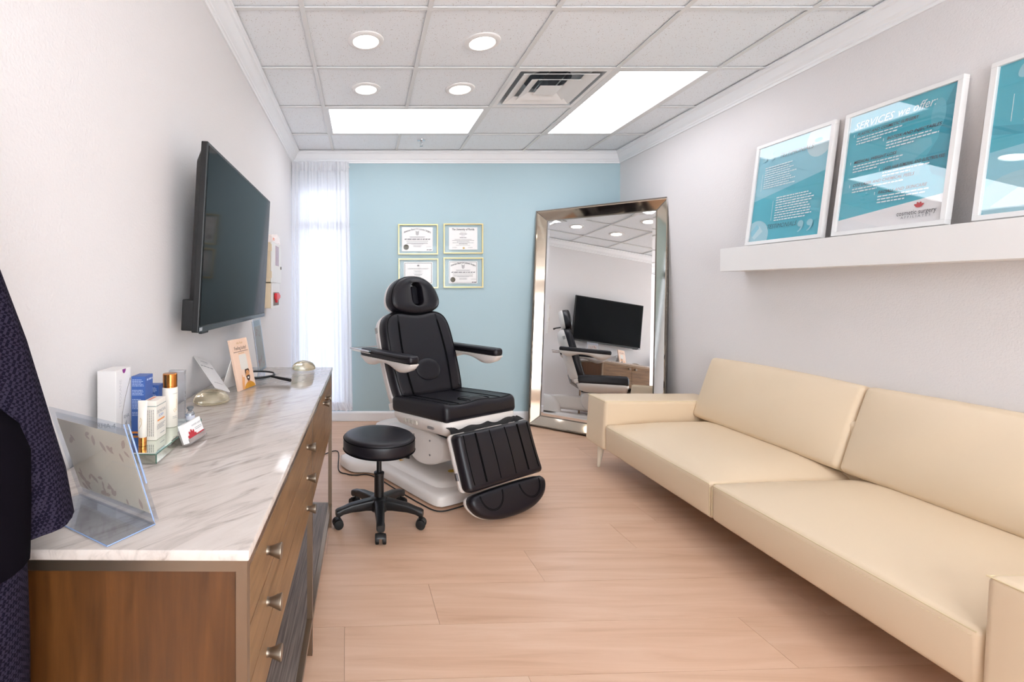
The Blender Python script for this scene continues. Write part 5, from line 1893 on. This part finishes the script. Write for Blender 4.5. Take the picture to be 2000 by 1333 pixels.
def brochure_holder():
    t = empty('acrylic_brochure_holder', (-.53, 2.468, CT + .001))
    setp(t, 'tall clear acrylic sign stand under the far end of the television', 'sign stand')
    hy, H = .084, .265
    th = .0022
    bx_, tx = .012, -.022
    def slant(bm, x0, x1, y0, y1, z0, z1, th):
        v = []
        for k in (0, th): v.append([Vector((x0 + k, y0, z0)), Vector((x0 + k, y1, z0)), Vector((x1 + k, y1, z1)), Vector((x1 + k, y0, z1))])
        loft(bm, v)
    bm = bmesh.new(); slant(bm, bx_, tx, -hy, hy, .001, H, th); obj('front_panel', bm, M_acrylic, t)
    bm = bmesh.new(); slant(bm, bx_ - .006, tx - .006, -hy, hy, .001, H - .01, th); obj('back_panel', bm, M_acrylic, t)
    bm = bmesh.new(); slant(bm, bx_ - .0025, tx - .0025 + .006, -hy + .004, hy - .004, .012, H - .038, .0008)
    s = obj('printed_sheet', bm, mat('tan_sheet', '#cbb8a5', 0.7), t)
    bm = bmesh.new(); box(bm, -.075, bx_, -hy, hy, 0, th); obj('base', bm, M_acrylic, t)
    bm = bmesh.new()
    for y in (-hy, hy): tube(bm, [(-.075, y, .001), (bx_, y, .001), (tx, y, H)], .0012, 5)
    obj('cut_edge', bm, mat('pale_acrylic_edge', '#c4cee2', 0.15), t)
    rn = random.Random(14)
    bm = bmesh.new()
    for k in range(26):
        y = rn.uniform(-hy + .02, hy - .02); z = rn.choice((rn.uniform(.03, .07), rn.uniform(H - .09, H - .055)))
        l = rn.uniform(.012, .022); a = rn.uniform(0, 6.28)
        q = []
        for p0, p1 in ((-1, 0), (0, .35), (1, 0), (0, -.35)):
            yy = y + l * (p0 * math.cos(a) - p1 * math.sin(a)) * .6; zz = z + l * (p0 * math.sin(a) + p1 * math.cos(a)) * .6
            f_ = (zz - .012) / (H - .05)
            q.append(bm.verts.new((bx_ - .0025 + (tx + .006 - bx_) * f_ + .0012, yy, zz)))
        bm.faces.new(q)
    obj('leaf_pattern', bm, mat('rust_leaf_print', '#b5573a', 0.6), s)
brochure_holder()

# ------------------------------------------------------------------ dark tweed coat hanging at the left
def coat():
    m = bpy.data.materials.new('dark_tweed'); m.use_nodes = True
    nt = m.node_tree; L = nt.links.new
    b = nt.nodes['Principled BSDF']; b.inputs['Roughness'].default_value = .95
    b.inputs['Specular IOR Level'].default_value = .1
    tc = nt.nodes.new('ShaderNodeTexCoord')
    mp = nt.nodes.new('ShaderNodeMapping'); mp.inputs['Rotation'].default_value = (R(35), R(20), R(30))
    L(tc.outputs['Object'], mp.inputs[0])
    ck = nt.nodes.new('ShaderNodeTexChecker'); ck.inputs['Scale'].default_value = 230
    ck.inputs['Color1'].default_value = lin('#100c1a'); ck.inputs['Color2'].default_value = lin('#2b2634')
    nz = nt.nodes.new('ShaderNodeTexNoise'); nz.inputs['Scale'].default_value = 60
    ad = nt.nodes.new('ShaderNodeVectorMath'); ad.operation = 'MULTIPLY_ADD'
    ad.inputs[1].default_value = (.0008, .0008, .0008)
    L(nz.outputs['Color'], ad.inputs[0]); L(mp.outputs[0], ad.inputs[2])
    L(ad.outputs[0], ck.inputs['Vector'])
    L(ck.outputs['Color'], b.inputs['Base Color'])
    bp = nt.nodes.new('ShaderNodeBump'); bp.inputs['Strength'].default_value = .5; bp.inputs['Distance'].default_value = .002
    L(ck.outputs['Fac'], bp.inputs['Height']); L(bp.outputs[0], b.inputs['Normal'])
    lining = mat('dark_lining', '#0b080e', 0.95, spec=0.05)
    t = empty('hanging_coat', (-.60, .42, .40))
    setp(t, 'dark tweed coat with sleeve hanging at the left edge before the sideboard', 'coat')
    O = Vector((-.60, .42, .40))
    # body: folds against the wall, its far side swinging out into the room
    def section(z, k, grow=0.0):
        out = Vector((-.468 - .075 * (1 - k), .688 - .03 * (1 - k)))
        sh = max(0.0, min(1.0, (z - 1.15) / .5))
        far = .735 - .33 * sh ** 2
        pts = [(-.684, .14 + .20 * sh ** 2), (-.684, far - .07), (-.63, far - .010), (out.x - .05, far), (min(out.x, -.46) + grow, min(out.y, far - .02)),
               (-.505 - .05 * (1 - k), min(.58, far - .1)), (-.545 - .03 * sh, .40), (-.575, .20 + .16 * sh ** 2)]
        q = resample(smooth_poly([Vector(p) for p in pts], 2), 56)
        return [Vector((max(p.x + .006 * math.sin(i * .9 + z * 3), XL + .003), min(p.y, .742), z)) - O for i, p in enumerate(q)]
    bm = bmesh.new()
    zs = [(.42, 1.0), (.60, 1.0), (.75, 1.02), (.86, .98), (.95, 1.0), (1.03, .98), (1.07, .80), (1.11, .35), (1.16, .10), (1.25, 0), (1.38, 0), (1.50, 0), (1.60, 0), (1.66, 0)]
    loft(bm, [section(z, k) for z, k in zs])
    obj('body', bm, m, t, smooth=True, angle=80)
    # dark inner side of the front, folded outwards
    bm = bmesh.new()
    rings = []
    for z, k in ((.872, .99), (.95, 1.0), (1.03, .98), (1.07, .80), (1.105, .40)):
        sec_ = section(z, k)
        c = sum(sec_, Vector()) / len(sec_)
        rings.append([p + Vector(((p.x - c.x), (p.y - c.y), 0)).normalized() * .0035 for p in sec_])
    loft(bm, rings)
    for v in bm.verts: v.co.x = max(v.co.x, XL + .002 - O.x); v.co.y = min(v.co.y, .744 - O.y)
    obj('front_facing', bm, lining, t, smooth=True, angle=80)
    # sleeves
    def sleeve(pts, rad):
        bm = bmesh.new()
        P = [Vector(p) - O for p in pts]
        rings = []
        nn = 30
        for k, p in enumerate(P):
            tg = (P[min(k + 1, len(P) - 1)] - P[max(k - 1, 0)]).normalized()
            u = tg.cross(Vector((0, 1, 0))).normalized(); v = tg.cross(u)
            rings.append([p + (u * math.cos(6.2832 * i / nn) * rad[k] + v * math.sin(6.2832 * i / nn) * rad[k] * .72) * (1 + .05 * math.sin(i * 1.3 + k * .9)) for i in range(nn)])
        # turn in at the cuff so that it reads as an open end
        e = rings[-1]; c = sum(e, Vector()) / nn
        tg = (P[-1] - P[-2]).normalized()
        rings.append([c + (q - c) * .86 for q in e])
        rings.append([c + (q - c) * .82 - tg * .05 for q in e])
        loft(bm, rings)
        return bm
    pts = [(-.625, .545, 1.54), (-.612, .615, 1.44), (-.596, .665, 1.30), (-.573, .700, 1.17), (-.549, .722, 1.05), (-.531, .735, .965), (-.519, .742, .893)]
    rad = [.070, .074, .072, .070, .068, .067, .066]
    sl = obj('sleeve', sleeve(pts, rad), m, t, smooth=True, angle=70)
    pts2 = [(-.63, .25, 1.54), (-.615, .19, 1.42), (-.600, .16, 1.25), (-.590, .145, 1.05), (-.585, .14, .88)]
    obj('sleeve', sleeve(pts2, [.065, .07, .068, .066, .062]), m, t, smooth=True, angle=70)
    bm = bmesh.new()
    tube(bm, [Vector(p) - O for p in ((-.605, .24, 1.565), (-.615, .32, 1.62), (-.62, .40, 1.67), (-.615, .48, 1.62), (-.605, .56, 1.565))], .008, 8)
    hk = [(-.62, .40, 1.67), (-.62, .40, 1.715), (-.632, .40, 1.728), (-.642, .40, 1.722)]
    tube(bm, [Vector(p) - O for p in hk], .003, 8)
    obj('hanger', bm, mat('hanger_wood', '#7a5a3c', 0.5), t)
    h = empty('coat_hook', (XL, .40, 1.70))
    setp(h, 'small metal wall hook holding the hanging coat', 'hook')
    bm = bmesh.new(); box(bm, 0, .006, -.02, .02, -.04, .04, bev=.002); obj('plate', bm, M_steel, h)
    bm = bmesh.new(); tube(bm, [(.004, 0, -.01), (.025, 0, .002), (.036, 0, .020)], .005, 8); obj('prong', bm, M_steel, h)
coat()
mark_stuff()
